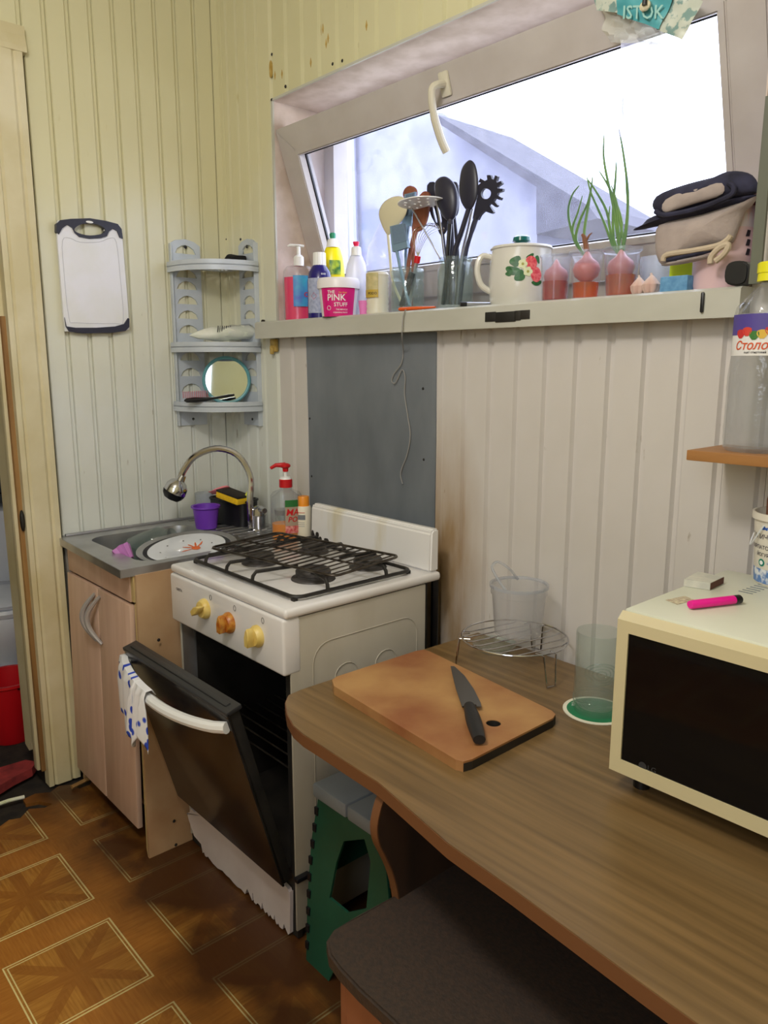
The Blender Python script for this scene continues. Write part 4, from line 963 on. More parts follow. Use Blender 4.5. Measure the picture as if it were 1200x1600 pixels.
b = MB(); b.prism([(p.x, p.y) for p in KP], 'z', zk+.006, zk+.0085); obj('blade', b, mat('blade_steel', (120, 122, 128), rough=.35, metal=.9), t, world=True, smooth=0)
A, Bq = WZ(733, 1102, zk+.010), WZ(749, 1156, zk+.010)
b = MB(); nH = 34; b.tube([A+(Bq-A)*(i/nH) for i in range(nH+1)], [(.0105+.0035*math.sin(PI*i/nH*1.1)+.0022*(i/nH))*(1+.03*(i % 2)) for i in range(nH+1)], seg=12, flat=.8); obj('handle', b, mat('knife_handle', (26, 26, 30), rough=.45), t, world=True)
# trivet
rc = Vector((1.478, -.137, TZ)); RZ = .075; RR = .124
t = thing('wire_trivet', 'round wire trivet on three bent legs near the wall', 'trivet', rc)
b = MB(); b.tube([(RR*math.cos(a), RR*math.sin(a), RZ) for a in [2*PI*i/48 for i in range(48)]], .0022, seg=7, closed=True); obj('ring', b, M_chrome, t)
for k in range(7):
    s_ = -.09+.03*k; hw = math.sqrt(RR**2-s_**2); d = Vector((.22, .97, 0)).normalized(); n = Vector((d.y, -d.x, 0))
    b = MB(); b.tube([n*s_-d*hw*.96+Vector((0, 0, RZ)), n*s_-d*(hw*.8)+Vector((0, 0, RZ-.004)), n*s_+d*(hw*.8)+Vector((0, 0, RZ-.004)), n*s_+d*hw*.96+Vector((0, 0, RZ))], .0017, seg=6); obj('bar', b, M_chrome, t)
for a in (-14, -137, 104):
    a = math.radians(a); d = Vector((math.cos(a), math.sin(a), 0)); n = Vector((-d.y, d.x, 0)); w = .017
    b = MB(); P_ = [d*(RR-.02)+n*w*1.2+Vector((0, 0, RZ-.002)), d*(RR+.004)+n*w+Vector((0, 0, RZ-.002)), d*(RR+.012)+n*w*.7+Vector((0, 0, .003)), d*(RR+.012)-n*w*.7+Vector((0, 0, .003)), d*(RR+.004)-n*w+Vector((0, 0, RZ-.002)), d*(RR-.02)-n*w*1.2+Vector((0, 0, RZ-.002))]
    b.tube(P_, .0019, seg=6); obj('leg', b, M_chrome, t)
c = Vector((1.472, -.118, TZ+RZ+.003)); t = thing('clear_tub', 'clear plastic tub with raised bail handle standing on the wire trivet', 'tub', c)
HT = WY(816, 915, c.y).z-c.z
obj('body', MB().lathe([(0, 0), (.052, 0), (.055, .003), (.063, HT-.022), (.066, HT-.02), (.066, HT), (.063, HT), (.062, HT-.018), (.053, .005), (0, .003)], seg=36), clear('tub_plastic', (251, 251, 252), .17, .15, (236, 238, 242)), t)
obj('rim', MB().lathe([(.0645, HT-.004), (.069, HT-.004), (.069, HT+.003), (.0645, HT+.003), (.0645, HT-.004)], seg=36), M_cl2, t)
A = WY(792, 925, c.y-.03)-c; Bq = WY(812, 905, c.y+.05)-c
hp_ = [A, WY(778, 905, c.y-.03)-c, WY(769, 886, c.y-.02)-c, WY(778, 878, c.y)-c, WY(795, 888, c.y+.02)-c, WY(809, 905, c.y+.05)-c]
obj('handle', MB().tube(spline(hp_, 5), .0035, seg=6), M_cl2, t)
t = lathe_thing('dish', 'small shallow glass dish on the table beneath the wire trivet', 'dish', (1.375, -.085, TZ+.0005), [(0, 0), (.040, 0), (.055, .016), (.056, .018), (.052, .018), (.038, .005), (0, .004)], M_clglass, seg=32)
gc = Vector((1.742, -.198, TZ+.0005))
t = lathe_thing('coaster', 'round green and white card coaster beneath the tall glass', 'coaster', gc, [(0, 0), (.066, 0), (.066, .0018), (0, .0018)], mat('card_white', (232, 228, 210), rough=.7), seg=40)
obj('green_print', MB().lathe([(0, .0018), (.058, .0018), (.058, .0021), (0, .0021)], seg=40), mat('print_green', (22, 120, 78), rough=.6), t)
dd = math.atan2(-.055, -.02)
lettering('HE', .014, M_wprint, t, lambda s, q: Vector((-.047+s*.6+q*.3, -.012-s*.8+q*.4, .0024)))
gh = WY(928, 985, gc.y).z-gc.z
t = thing('beer_glass', 'tall embossed clear drinking glass on the green coaster beside the microwave', 'glass', gc+Vector((0, 0, .002)))
gp = [(0, 0), (.043, 0), (.046, .008), (.0465, .03), (.045, gh*.5), (.046, gh-.004), (.045, gh), (.0435, gh-.004), (.0425, gh*.5), (.043, .03), (.038, .012), (0, .010)]
M_beer = clear('beer_glass', (248, 251, 250), .10, .05, (222, 232, 228), bump=.8)
obj('body', MB().lathe(gp, seg=44, wave=lambda a, z: 1+.012*math.sin(22*a) if z < .05 else 1), M_beer, t)
a = facing(gc)+.1; b = MB()
for r_ in (.008, .015, .022, .028): b.tube([cylmap(lambda z: .0455, a-.35+.45, gh*.56, 0)(r_*1.2*math.cos(q), r_*.8*math.sin(q)) for q in [2*PI*i/24 for i in range(24)]], .0013, seg=5, closed=True)
for r_ in (gh*.18, gh*.14): b.tube([Vector((.0465*math.cos(q), .0465*math.sin(q), r_)) for q in [2*PI*i/30 for i in range(30)]], .001, seg=5, closed=True)
obj('embossing', b, M_clglass, t)

# ------------------------------------------------------------------ microwave
MX0, MX1, MY0, MY1, MZ0, MZ1 = 1.918, 2.40, -.440, -.052, .731, 1.013
t = thing('microwave', 'cream microwave oven with dark glass door on the table', 'microwave', (2.16, -.25, TZ))
b = MB(); b.box(MX0+.004, MX1, MY0+.024, MY1, MZ0+.003, MZ1, .003); obj('housing', b, M_mwtop, t, world=True)
b = MB(); b.prism([(MX0, MZ0), (MX1+.004, MZ0), (MX1+.004, MZ1-.004), (MX0, MZ1-.004)], 'y', MY0, MY0+.024, holes=[[(MX0+.026, MZ0+.030), (MX1-.10, MZ0+.030), (MX1-.10, MZ1-.032), (MX0+.026, MZ1-.032)]])
for v in b.bm.verts:
    if v.co.y < MY0+.01 and (v.co.x < MX0+.01): v.co.x += .006
    if v.co.y < MY0+.01 and v.co.z > MZ1-.01: v.co.z -= .008
    if v.co.y < MY0+.01 and v.co.z < MZ0+.01: v.co.z += .006
fr_ = obj('door_frame', b, M_cream, t, world=True, smooth=0)
b = MB(); b.box(MX0+.024, MX1-.098, MY0+.003, MY0+.010, MZ0+.028, MZ1-.030, .001); gw = obj('door_glass', b, M_mwglass, t, world=True, smooth=0)
M_logo = mat('logo_grey', (52, 52, 56), rough=.4)
lp = WY(1004, 1197, MY0+.0026); 
lettering('LG', .013, M_logo, t, lambda s, q: Vector((lp.x+.016+s-2.16, MY0+.0026+.25, lp.z+q-TZ)))
obj('logo_disc', MB().lathe([(0, 0), (.007, 0), (.007, .0004), (0, .0004)], c=(lp.x-2.16, MY0+.0026+.25, lp.z-TZ), M=Matrix.Rotation(PI/2, 4, 'X'), seg=20), M_logo, t, smooth=0)
for x, y in ((MX0+.04, MY0+.05), (MX1-.04, MY0+.05), (MX0+.04, MY1-.05), (MX1-.04, MY1-.05)): obj('foot', MB().lathe([(0, 0), (.014, 0), (.014, MZ0+.004-TZ), (0, MZ0+.004-TZ)], c=(x, y, TZ), seg=14), M_black, t, world=True)
for k in range(7):
    p = WZ(1165+k*6, 926-k*2.2, MZ1); obj('vent_slot', MB().box(p.x-.012, p.x+.012, p.y-.0015, p.y+.0015, MZ1, MZ1+.0008), M_grey, t, world=True, smooth=0)
# on the microwave
def flat_px(pts, z): return [(WZ(u, v, z).x, WZ(u, v, z).y) for u, v in pts]
z1 = MZ1+.0135
t = thing('matchbox', 'small white matchbox with brown striking side on the microwave', 'matchbox', (1.95, -.2, MZ1))
mp_ = flat_px([(1069, 905), (1110, 911), (1131, 901), (1091, 893)], z1)
b = MB(); b.prism(mp_, 'z', MZ1+.0005, z1); obj('sleeve', b, mat('matchbox_print', (214, 212, 200), (192, 192, 184), scale=40, rough=.7), t, world=True, smooth=0)
p, q = Vector((*mp_[1], 0)), Vector((*mp_[2], 0)); d = (q-p).normalized(); n = Vector((d.y, -d.x, 0))*.0006
b = MB(); vs = [b.bm.verts.new(v) for v in (p+n+Vector((0, 0, MZ1+.001)), q+n+Vector((0, 0, MZ1+.001)), q+n+Vector((0, 0, z1-.0005)), p+n+Vector((0, 0, z1-.0005)))]; b.bm.faces.new(vs); obj('striker', b, mat('striker_brown', (96, 58, 48), rough=.8), t, world=True, smooth=0)
tag(obj('paper_slip', MB().prism(flat_px([(1040, 938), (1070, 932), (1085, 938), (1058, 945)], MZ1), 'z', MZ1+.0003, MZ1+.0010), mat('paper_old', (216, 208, 178), (170, 150, 130), scale=150, rough=.8), smooth=0), 'small printed paper slip beside the pink lighter on the microwave', 'paper')
t = thing('lighter', 'bright pink lighter with black cap lying on the microwave', 'lighter', (2.02, -.32, MZ1+.0005))
A, Bq = WZ(1078, 945, MZ1+.008), WZ(1146, 937, MZ1+.008); Cq = Bq+(Bq-A)*.17
b = MB(); b.tube([A, A+(Bq-A)*.04, Bq], [.0072, .0085, .0085], seg=14, flat=.85); obj('body', b, mat('lighter_pink', (236, 20, 150), rough=.3), t, world=True)
b = MB(); b.tube([Bq, Cq-(Bq-A)*.03, Cq], [.0086, .0086, .006], seg=14, flat=.85); obj('cap', b, M_black, t, world=True)
c = Vector((2.034, -.070, MZ1)); t = thing('yogurt_bucket', 'white plastic yogurt bucket with blue print at the back of the microwave', 'bucket', c+Vector((0, 0, .0005)))
HB = WY(1200, 806, -.13).z-MZ1; bp_ = [(0, 0), (.046, 0), (.048, .004), (.056, HB-.012), (.060, HB-.012), (.060, HB), (.056, HB), (.054, HB-.014), (.046, .005), (0, .004)]
obj('body', MB().lathe(bp_, seg=36), mat('bucket_white', (228, 222, 208), rough=.35), t)
rfb = lambda z: .048+.008*z/HB; a = facing(c)
f_ = lambda z0, off=.0008: cylmap(rfb, a-.72, z0, off)
obj('label', patch(rfb, a-1.6, a+1.2, .004, .030), mat('label_waves', (90, 130, 190), (226, 230, 236), scale=60, rough=.4, contrast=(.45, .55)), t)
M_tb = mat('print_umber', (70, 60, 70), rough=.5); M_bl = mat('print_blue', (40, 90, 180), rough=.5)
lettering('ГАЛИЧИНА', .0125, M_tb, t, f_(HB*.68)); lettering('КАРПАТСЬКИЙ', .0095, M_tb, t, f_(HB*.53)); lettering('ЙОГУРТ', .0085, M_tb, t, f_(HB*.43))
decal(blob(-.004, .0, .007, .007), mat('print_teal', (0, 130, 110), rough=.5), t, f_(HB*.32), 'badge'); decal(blob(-.004, .0, .004, .004), M_wprint, t, f_(HB*.32, .0012), 'badge')
decal([(-.006, .0), (-.007, .006), (-.003, .003), (0, .008), (.003, .003), (.007, .006), (.006, 0)], M_bl, t, f_(HB*.78), 'crown')
lettering('ЗАКВАСКА', .004, M_bl, t, lambda s, q: f_(HB*.32)(s+.018, q))
b = MB(); b.tube([Vector((.059*math.cos(a-2.3+q*1.6), .059*math.sin(a-2.3+q*1.6), HB-.02-.045*math.sin(PI*q))) for q in [i/14 for i in range(15)]], .0015, seg=5); obj('handle', b, M_milky, t)
tag(obj('wooden_spatula', MB().prism([(2.000, MZ1+.02), (2.010, MZ1+.02), (2.012, HB+MZ1+.02), (2.001, HB+MZ1+.045), (1.996, HB+MZ1+.02)], 'y', -.078, -.072), mat('stick_brown', (110, 70, 48), rough=.7), smooth=0), 'dark brown stick poking out of the yogurt bucket', 'stick')

# ------------------------------------------------------------------ right shelf and vinegar bottle
sy = -.155; p = WY(1073, 703, sy); q = WY(1073, 719, sy)
t = thing('wall_shelf', 'short varnished wooden wall shelf above the microwave', 'shelf', (p.x, 0, p.z-.016))
obj('shelf_board', MB().box(p.x, 2.75, sy, -.001, q.z, p.z, .0015), M_shelfw, t, world=True)
obj('bracket', MB().box(2.005, 2.025, -.12, -.001, q.z-.003, q.z, .001), M_green, t, world=True); obj('bracket', MB().box(2.005, 2.025, -.005, -.001, q.z-.07, q.z, .001), M_green, t, world=True)
c = Vector((1.969, -.078, p.z+.0005)); t = thing('vinegar_bottle', 'tall clear table vinegar bottle with yellow cap on the wall shelf', 'bottle', c)
Z = lambda v: WY(1200, v, c.y).z-c.z
RB = .057
bp_ = [(0, 0), (RB*.9, 0), (RB, .006)]+[(RB*(1-.012*(i % 2)), .006+(Z(575)-.006)*i/16) for i in range(1, 16)]+[(RB, Z(575)), (RB*.97, Z(560)), (RB*.97, Z(492)), (RB*.9, Z(478)), (RB*.45, Z(452)), (.017, Z(445)), (.017, Z(430)), (.015, Z(430)), (.015, Z(446)), (RB*.42, Z(455)), (RB*.93, Z(495)), (RB*.97, Z(575)), (RB*.97, .008), (0, .004)]
obj('body', MB().lathe(bp_, seg=44, wave=lambda a, z: 1+(.018*abs(math.sin(6*a+z*40))+.018*abs(math.sin(6*a-z*40)) if .01 < z < Z(580) else 0)), clear('bottle_clear', (249, 250, 251), .10, .07, (232, 234, 238), bump=.5), t)
obj('cap', MB().lathe([(.0165, Z(440)), (.023, Z(440)), (.0225, Z(428)), (.024, Z(427)), (.024, Z(412)), (.021, Z(410)), (0, Z(410))], seg=28, wave=lambda a, z: 1+.01*math.sin(30*a)), mat('cap_yellow', (232, 226, 40), rough=.35), t)
a = facing(c); rl = lambda z: RB*.972
obj('label', patch(rl, a-1.35, a+1.2, Z(556), Z(492), n=30), mat('label_cream', (232, 230, 228), rough=.5), t)
obj('label_band', patch(rl, a-1.35, a+1.2, Z(524), Z(492), n=30, off=.0008), mat('label_violet', (84, 70, 150), rough=.5), t)
for k, col in enumerate(((200, 50, 50), (214, 70, 60), (60, 120, 50), (220, 180, 60), (190, 40, 50), (50, 100, 50), (90, 50, 90))):
    decal(blob(-.046+.013*k, .004*math.sin(k*2), .009, .008, 0, 10, .1), mat('veg_%d' % k, col, rough=.5), t, cylmap(rl, a-.0, Z(522), .0012), 'vegetable_print')
lettering('Столовий', .0205, mat('print_orange_red', (214, 84, 30), rough=.5), t, cylmap(rl, a-.13, Z(541), .0012), shear=.25)
lettering('оцет спиртовий', .005, M_ink, t, cylmap(rl, a-.3, Z(551), .0012))

# ------------------------------------------------------------------ things along the window sill
SZ0 = 1.5485
def sill(u, y): return Vector((WY(u, 470, y).x, y, SZ0))
def px_lathe(P, rows, v0=None):
    """profile from rows of (half width, row v) of the photograph, at the thing's own distance"""
    return [(SZ(hw, P), max(0, WY(600, v, P.y).z-SZ0) if False else max(0, zrow(P, v))) for hw, v in rows]
def zrow(P, v):
    # height above the sill of image row v on the vertical line through P
    lo, hi = -.2, 1.2
    for _ in range(30):
        mid = (lo+hi)/2; d = Vector((P.x, P.y, SZ0+mid))-CAM; vv = 800-FPX*(d.dot(CU))/d.dot(CF)
        if vv > v: lo = mid
        else: hi = mid
    return (lo+hi)/2
def sbottle(name, label, cat, u, y, rows, m, sx=1, sy=1, rot=0, part='body', seg=28, group=None):
    P = sill(u, y); t = thing(name, label, cat, P, group=group); pr = px_lathe(P, rows); pr[0] = (0, 0); pr[1] = (pr[1][0], 0)
    obj(part, MB().lathe(pr, seg=seg, sx=sx, sy=sy, rot=rot), m, t); return t, P, pr
M_pinkliq = mat('soap_pink', (236, 56, 110), rough=.15, sub=.2)
# pump soap
t, P, pr = sbottle('soap_dispenser', 'clear pump bottle of pink liquid soap at the left end of the sill', 'dispenser', 468, .035, [(0, 500), (22, 500), (24, 497), (25, 440), (24, 424), (19, 417), (8, 415)], M_cl, sy=.7, rot=facing(sill(468, .02))+PI/2)
ro = facing(P)+PI/2; w_ = SZ(24, P)
obj('liquid', MB().lathe([(0, .003), (w_*.93, .003), (w_*.96, zrow(P, 434)), (0, zrow(P, 434))], sy=.68, rot=ro), M_pinkliq, t)
strip(w_*1.03, w_*.74, ro, facing(P), -.020, .030, zrow(P, 480), zrow(P, 432), mat('label_blue', (70, 90, 200), (60, 170, 210), scale=20, rough=.4), t)
lettering('O', .022, M_red, t, ellmap(w_*1.03, w_*.74, ro, facing(P)+.45, (zrow(P, 462)), .0014))
obj('collar', MB().lathe([(SZ(8, P), zrow(P, 416)), (SZ(8, P), zrow(P, 402)), (SZ(5, P), zrow(P, 399)), (SZ(3, P), zrow(P, 398)), (SZ(3, P), zrow(P, 385)), (0, zrow(P, 385))], seg=16), M_white, t)
b = MB(); h_ = zrow(P, 384); b.ell((0, 0, h_), (.011, .011, .004), 12); b.tube([(0, 0, h_), lf*.028+Vector((0, 0, h_+.002)), lf*.036+Vector((0, 0, h_-.002))], [.005, .0045, .003]); b.tube([(0, 0, h_), -lf*.018+Vector((0, 0, h_-.001))], [.005, .004]); obj('pump_head', b, M_white, t)
# navy bottle
t, P, pr = sbottle('cleaner_bottle', 'navy blue bottle with white ribbed cap behind the pink paste tub', 'bottle', 500, -.002, [(0, 500), (18, 500), (19, 497), (19, 440), (17, 426), (12, 417), (9, 414)], mat('navy_plastic', (36, 30, 110), rough=.2), )
obj('cap', MB().lathe([(SZ(10, P), zrow(P, 416)), (SZ(9.5, P), zrow(P, 397)), (SZ(9, P), zrow(P, 395)), (0, zrow(P, 395))], seg=30, wave=lambda a, z: 1+.03*math.cos(15*a)), M_white, t)
rr_ = SZ(19, P); a = facing(P)
obj('label', patch(lambda z: rr_, a-1.2, a+1.0, zrow(P, 490), zrow(P, 436)), mat('label_pale', (176, 184, 210), (150, 158, 190), scale=120, rough=.5), t)
lettering('EASE', .007, M_wprint, t, cylmap(lambda z: rr_, a+.3, zrow(P, 430), .002))
obj('hazard_diamond', MB().tube([cylmap(lambda z: rr_, a-.5, zrow(P, 464), .001)(x, y) for x, y in ((0, .010), (.010, 0), (0, -.010), (-.010, 0))], .0006, seg=4, closed=True), M_red, t)
# pink tub
t, P, pr = sbottle('paste_tub', 'pink and white cleaning paste tub at the front of the sill', 'tub', 529, -.012, [(0, 498), (25, 498), (26, 496), (30.5, 452), (33, 452), (33, 441), (31, 436), (0, 436)], mat('tub_white', (236, 232, 236), rough=.35), seg=40)
rt = lambda z, P=P: SZ(26, P)+(SZ(30.5, P)-SZ(26, P))*max(0, z-zrow(P, 496))/(zrow(P, 452)-zrow(P, 496))+.0006; a = facing(P)
obj('label', patch(rt, a-1.0, a+.95, zrow(P, 496), zrow(P, 452), n=30), M_pink, t)
def tl_(body, size, v, off=0): lettering(body, size, M_wprint, t, cylmap(rt, a+off, zrow(P, v), .0012))
tl_('THE', .013, 459, -.38); tl_('PINK', .026, 467.5, -.12); tl_('STUFF', .0155, 478, .12); tl_('THE MIRACLE', .0058, 485.5, .18); tl_('CLEANING PASTE', .0055, 490, .10)
lettering('Star drops', .006, mat('print_gold', (240, 190, 70), rough=.4), t, cylmap(rt, a+.22, zrow(P, 459.5), .0012))
obj('badge', MB().tube([cylmap(rt, a-.55, zrow(P, 483), .001)(.006*math.cos(q), .006*math.sin(q)) for q in [2*PI*i/14 for i in range(14)]], .0008, seg=4, closed=True), M_wprint, t)
# yellow
t, P, pr = sbottle('cleaner_bottle', 'yellow squeeze bottle with green nozzle behind the navy bottle', 'bottle', 521, .075, [(0, 498), (17, 498), (18, 490), (18, 420), (16, 404), (12, 390), (10, 386)], mat('bottle_yellow', (250, 232, 10), rough=.3, sub=.3), sy=.7, rot=facing(sill(521, .07))+PI/2)
obj('collar', MB().lathe([(SZ(10, P), zrow(P, 387)), (SZ(8, P), zrow(P, 375)), (SZ(5, P), zrow(P, 373)), (0, zrow(P, 373))], seg=18), M_white, t)
obj('nozzle', MB().lathe([(SZ(4, P), zrow(P, 374)), (SZ(5, P), zrow(P, 367)), (SZ(4, P), zrow(P, 364)), (0, zrow(P, 364))], seg=14), mat('nozzle_green', (0, 130, 90), rough=.4), t)
strip(SZ(18.6, P), SZ(13.2, P), facing(P)+PI/2, facing(P), -.012, .026, zrow(P, 430), zrow(P, 408), mat('leaf_green', (40, 110, 40), (180, 200, 50), scale=60, rough=.4), t)
# white bottle
t, P, pr = sbottle('cleaner_bottle', 'white squeeze bottle with red nozzle between tub and jug', 'bottle', 557, .06, [(0, 494), (15, 494), (16, 490), (16.5, 425), (14, 412), (9, 400), (8, 398)], mat('bottle_milk', (226, 228, 246), rough=.3, sub=.4), sy=.75, rot=facing(sill(557, .06))+PI/2)
obj('cap', MB().lathe([(SZ(8.5, P), zrow(P, 400)), (SZ(7.5, P), zrow(P, 387)), (SZ(4, P), zrow(P, 385)), (0, zrow(P, 385))], seg=18), M_white, t)
obj('nozzle', MB().lathe([(SZ(3, P), zrow(P, 386)), (SZ(5, P), zrow(P, 380)), (SZ(5, P), zrow(P, 378)), (0, zrow(P, 378))], seg=14), mat('nozzle_red', (226, 30, 80), rough=.4), t)
sbottle('measuring_cup', 'tiny pink plastic measuring cup beside the ribbed bottle', 'cup', 568, -.015, [(0, 491), (6, 491), (8, 470), (7.4, 470), (5, 489), (0, 489)], mat('pink_clear', (230, 130, 200), rough=.3))
# jug behind, ribbed bottle
t, P, pr = sbottle('water_jug', 'tall clear plastic jug with orange cap behind the ribbed bottle', 'jug', 604, .095, [(0, 492), (30, 492), (31, 488), (32, 405), (28, 385), (20, 366), (10, 348), (7, 340)], M_film)
obj('cap', MB().lathe([(SZ(8, P), zrow(P, 341)), (SZ(8, P), zrow(P, 326)), (0, zrow(P, 325))], seg=20), M_orange, t)
t, P, pr = sbottle('ribbed_bottle', 'ribbed clear bottle with yellow label left of the utensil jars', 'bottle', 590, .01, [(0, 490), (17, 490)]+[(18-(i % 2)*1.2, 487-i*4) for i in range(14)]+[(18, 430), (16, 426), (0, 425)], mat('bottle_pearl', (222, 216, 200), rough=.25, sub=.5))
a = facing(P); rr_ = SZ(18.4, P)
obj('label', patch(lambda z: rr_, a-1.3, a+.05, zrow(P, 466), zrow(P, 428)), mat('label_straw', (206, 190, 140), (180, 170, 120), scale=60, rough=.5), t)
obj('label_band', patch(lambda z: rr_, a-1.3, a+.05, zrow(P, 466), zrow(P, 454), off=.001), mat('label_ochre', (190, 160, 60), rough=.5), t)
lettering('PODO', .010, M_ink, t, cylmap(lambda z: rr_, a-.45, zrow(P, 460), .0018))

# utensil jars
def jar(label, u, y, rows):
    P = sill(u, y); pr = px_lathe(P, rows); t = thing('utensil_jar', label, 'jar', P, group=None)
    o_ = pr; inn = [(max(0, r-.0025), z) for r, z in o_[::-1] if z > .004]+[(0, .005)]
    obj('body', MB().lathe([(0, 0), (pr[0][0]-.003, 0)]+pr+inn, seg=32), M_clglass, t); return P
J1 = jar('clear jar with wooden and ivory utensils, left of the two', 637, .035, [(23, 489), (26, 484), (26, 445), (24, 438), (26, 434), (26, 424), (24, 421), (25, 419)])
J2 = jar('clear jar packed with black nylon utensils, right of the two', 711, .03, [(26, 484), (28, 480), (28, 424), (24, 412), (24, 410), (26, 408), (26, 403)])
def wy(pts, y): return [WY(u, v, y) for u, v in pts]
def outl(pts, y, n=4): return [(p.x, p.z) for p in spline([WY(u, v, y) for u, v in pts], n, True)]
def util(name, label, m, y, head=None, hole=None, handle=None, r=(.005, .004), th=.004, puffy=None, hy=None, smooth=30, cat='utensil', holes=None):
    """a flat or spooned head outline plus a handle running down into the jar"""
    b = MB()
    if head:
        if puffy: b.puffy(outl(head, y, 3), y, puffy)
        else: b.prism(outl(head, y, 3) if smooth else [(p.x, p.z) for p in wy(head, y)], 'y', y-th/2, y+th/2, holes=[outl(h, y, 3) for h in (holes or [])])
    ob = obj('head', b, m, None, smooth=40) if head else None
    if handle:
        hb = MB(); n = len(handle); yy = hy or [y]*n
        hb.tube(spline([WY(u, v, q) for (u, v), q in zip(handle, yy)], 4), [r[0]+(r[1]-r[0])*i/((n-1)*4) for i in range((n-1)*4+1)], seg=8)
        P0 = WY(*handle[-1], yy[-1]); P0.z = SZ0+.007
        t = thing(name, label, cat, P0)
        h = obj('handle', hb, m, t, world=True)
        if ob: 
            ob.parent = t; ob.data.transform(Matrix.Translation(-P0))
    return t
M_ivory = mat('ivory_plastic', (214, 206, 176), rough=.4); M_woodu = mat('utensil_wood', (150, 88, 62), (120, 66, 46), scale=30, stretch=(1, 1, .2), rough=.6)
M_sil = mat('silicone_blue', (120, 146, 168), rough=.5)
util('serving_spoon', 'ivory serving spoon leaning out of the left jar', M_ivory, .03, [(592, 335), (598, 318), (612, 308), (628, 307), (636, 318), (634, 335), (624, 350), (612, 362), (606, 368), (598, 355)], handle=[(606, 362), (609, 395), (614, 440), (630, 478)], puffy=.010, r=(.004, .004))
util('wooden_spatula', 'reddish wooden spatula in the left jar beside the ivory spoon', M_woodu, .045, [(662, 300), (672, 304), (670, 330), (664, 352), (652, 362), (646, 345), (650, 318)], handle=[(652, 352), (642, 390), (636, 430), (628, 480)], th=.006, r=(.007, .005))
util('wooden_spoon', 'round headed wooden spoon at the back of the left jar', M_woodu, .055, [(632, 296), (640, 290), (650, 294), (652, 304), (646, 314), (636, 314), (630, 306)], handle=[(642, 310), (646, 350), (646, 400), (642, 478)], puffy=.008, r=(.005, .005))
def brush(label, pts, han, y):
    t = util('pastry_brush', label, M_sil, y, pts, handle=han, th=.010, smooth=0, r=(.005, .004), cat='brush')
    b = MB(); p = wy(pts, y-.0065); n = 11
    for i in range(n):
        f = (i+.5)/n; A = p[0]+(p[1]-p[0])*f; Bq = p[3]+(p[2]-p[3])*f; b.tube([A, A+(Bq-A)*.7], .0012, seg=4)
    obj('bristles', b, mat('silicone_dark', (90, 112, 136), rough=.5), t, world=True, kind='stuff')
brush('pale blue silicone pastry brush low in the left jar', [(611, 354), (632, 349), (639, 387), (615, 394)], [(620, 391), (628, 430), (640, 478)], .018)
brush('pale blue silicone pastry brush high at the back of the left jar', [(634, 304), (650, 300), (644, 354), (630, 352)], [(638, 352), (634, 400), (638, 478)], .05)
# masher with perforated disc
ym = .01; t = thing('potato_masher', 'white perforated masher with two thin steel stems over the jars', 'utensil', sill(668, ym)+Vector((0, 0, .01)))
A, Bq = WY(632, 325, ym), WY(689, 309, ym); cM = (A+Bq)/2; Lm = (Bq-A).length/2
xa = (Bq-A).normalized(); za = Vector((.0, .0, 1))-.06*Vector(((CAM-cM).x, (CAM-cM).y, 0)).normalized(); za = (za-xa*za.dot(xa)).normalized(); ya = za.cross(xa)
Mm2 = Matrix(((xa.x, ya.x, za.x, cM.x), (xa.y, ya.y, za.y, cM.y), (xa.z, ya.z, za.z, cM.z), (0, 0, 0, 1)))
b = MB(); hs_ = [[(Lm*q*math.cos(a)+.0045*math.cos(k), Lm*q*.9*math.sin(a)+.0045*math.sin(k)) for k in [2*PI*i/6 for i in range(6)]] for q, n in ((.3, 5), (.72, 12)) for a in [2*PI*j/n for j in range(n)]]
b.prism([(Lm*math.cos(a), Lm*.9*math.sin(a)) for a in [2*PI*i/32 for i in range(32)]], 'z', -.0012, .0012, holes=hs_)
for v in b.bm.verts: v.co = Mm2 @ v.co
obj('head', b, M_white, t, world=True, smooth=0)
b = MB(); b.tube([WY(644, 326, ym), WY(688, 404, ym)], .0022, seg=6); obj('stem', b, M_steel, t, world=True)
b = MB(); b.tube(spline([WY(681, 314, ym), WY(688, 350, ym), WY(694, 400, ym+.01), WY(700, 440, ym+.015)], 4), .0022, seg=6); obj('stem', b, M_steel, t, world=True)
# whisk
t = thing('whisk', 'thin wire whisk with red collar in the left jar', 'whisk', sill(655, .03)+Vector((0, 0, .01)))
for k in range(8):
    s_ = -1+2*k/7; b = MB(); b.tube(spline([WY(653, 402, .03), WY(656+s_*12, 370, .03+.01*s_), WY(672+s_*20, 348+8*abs(s_), .03), WY(684+s_*8, 352+10*k/7, .03)], 5), .0008, seg=4); obj('wire', b, M_chrome, t, world=True)
b = MB(); b.tube([WY(651, 411, .03), WY(653, 400, .03)], .0085, seg=10); obj('collar', b, M_red, t, world=True)
b = MB(); b.tube([WY(651, 411, .03), WY(640, 478, .03)], .005, seg=8); obj('handle', b, M_steel, t, world=True)
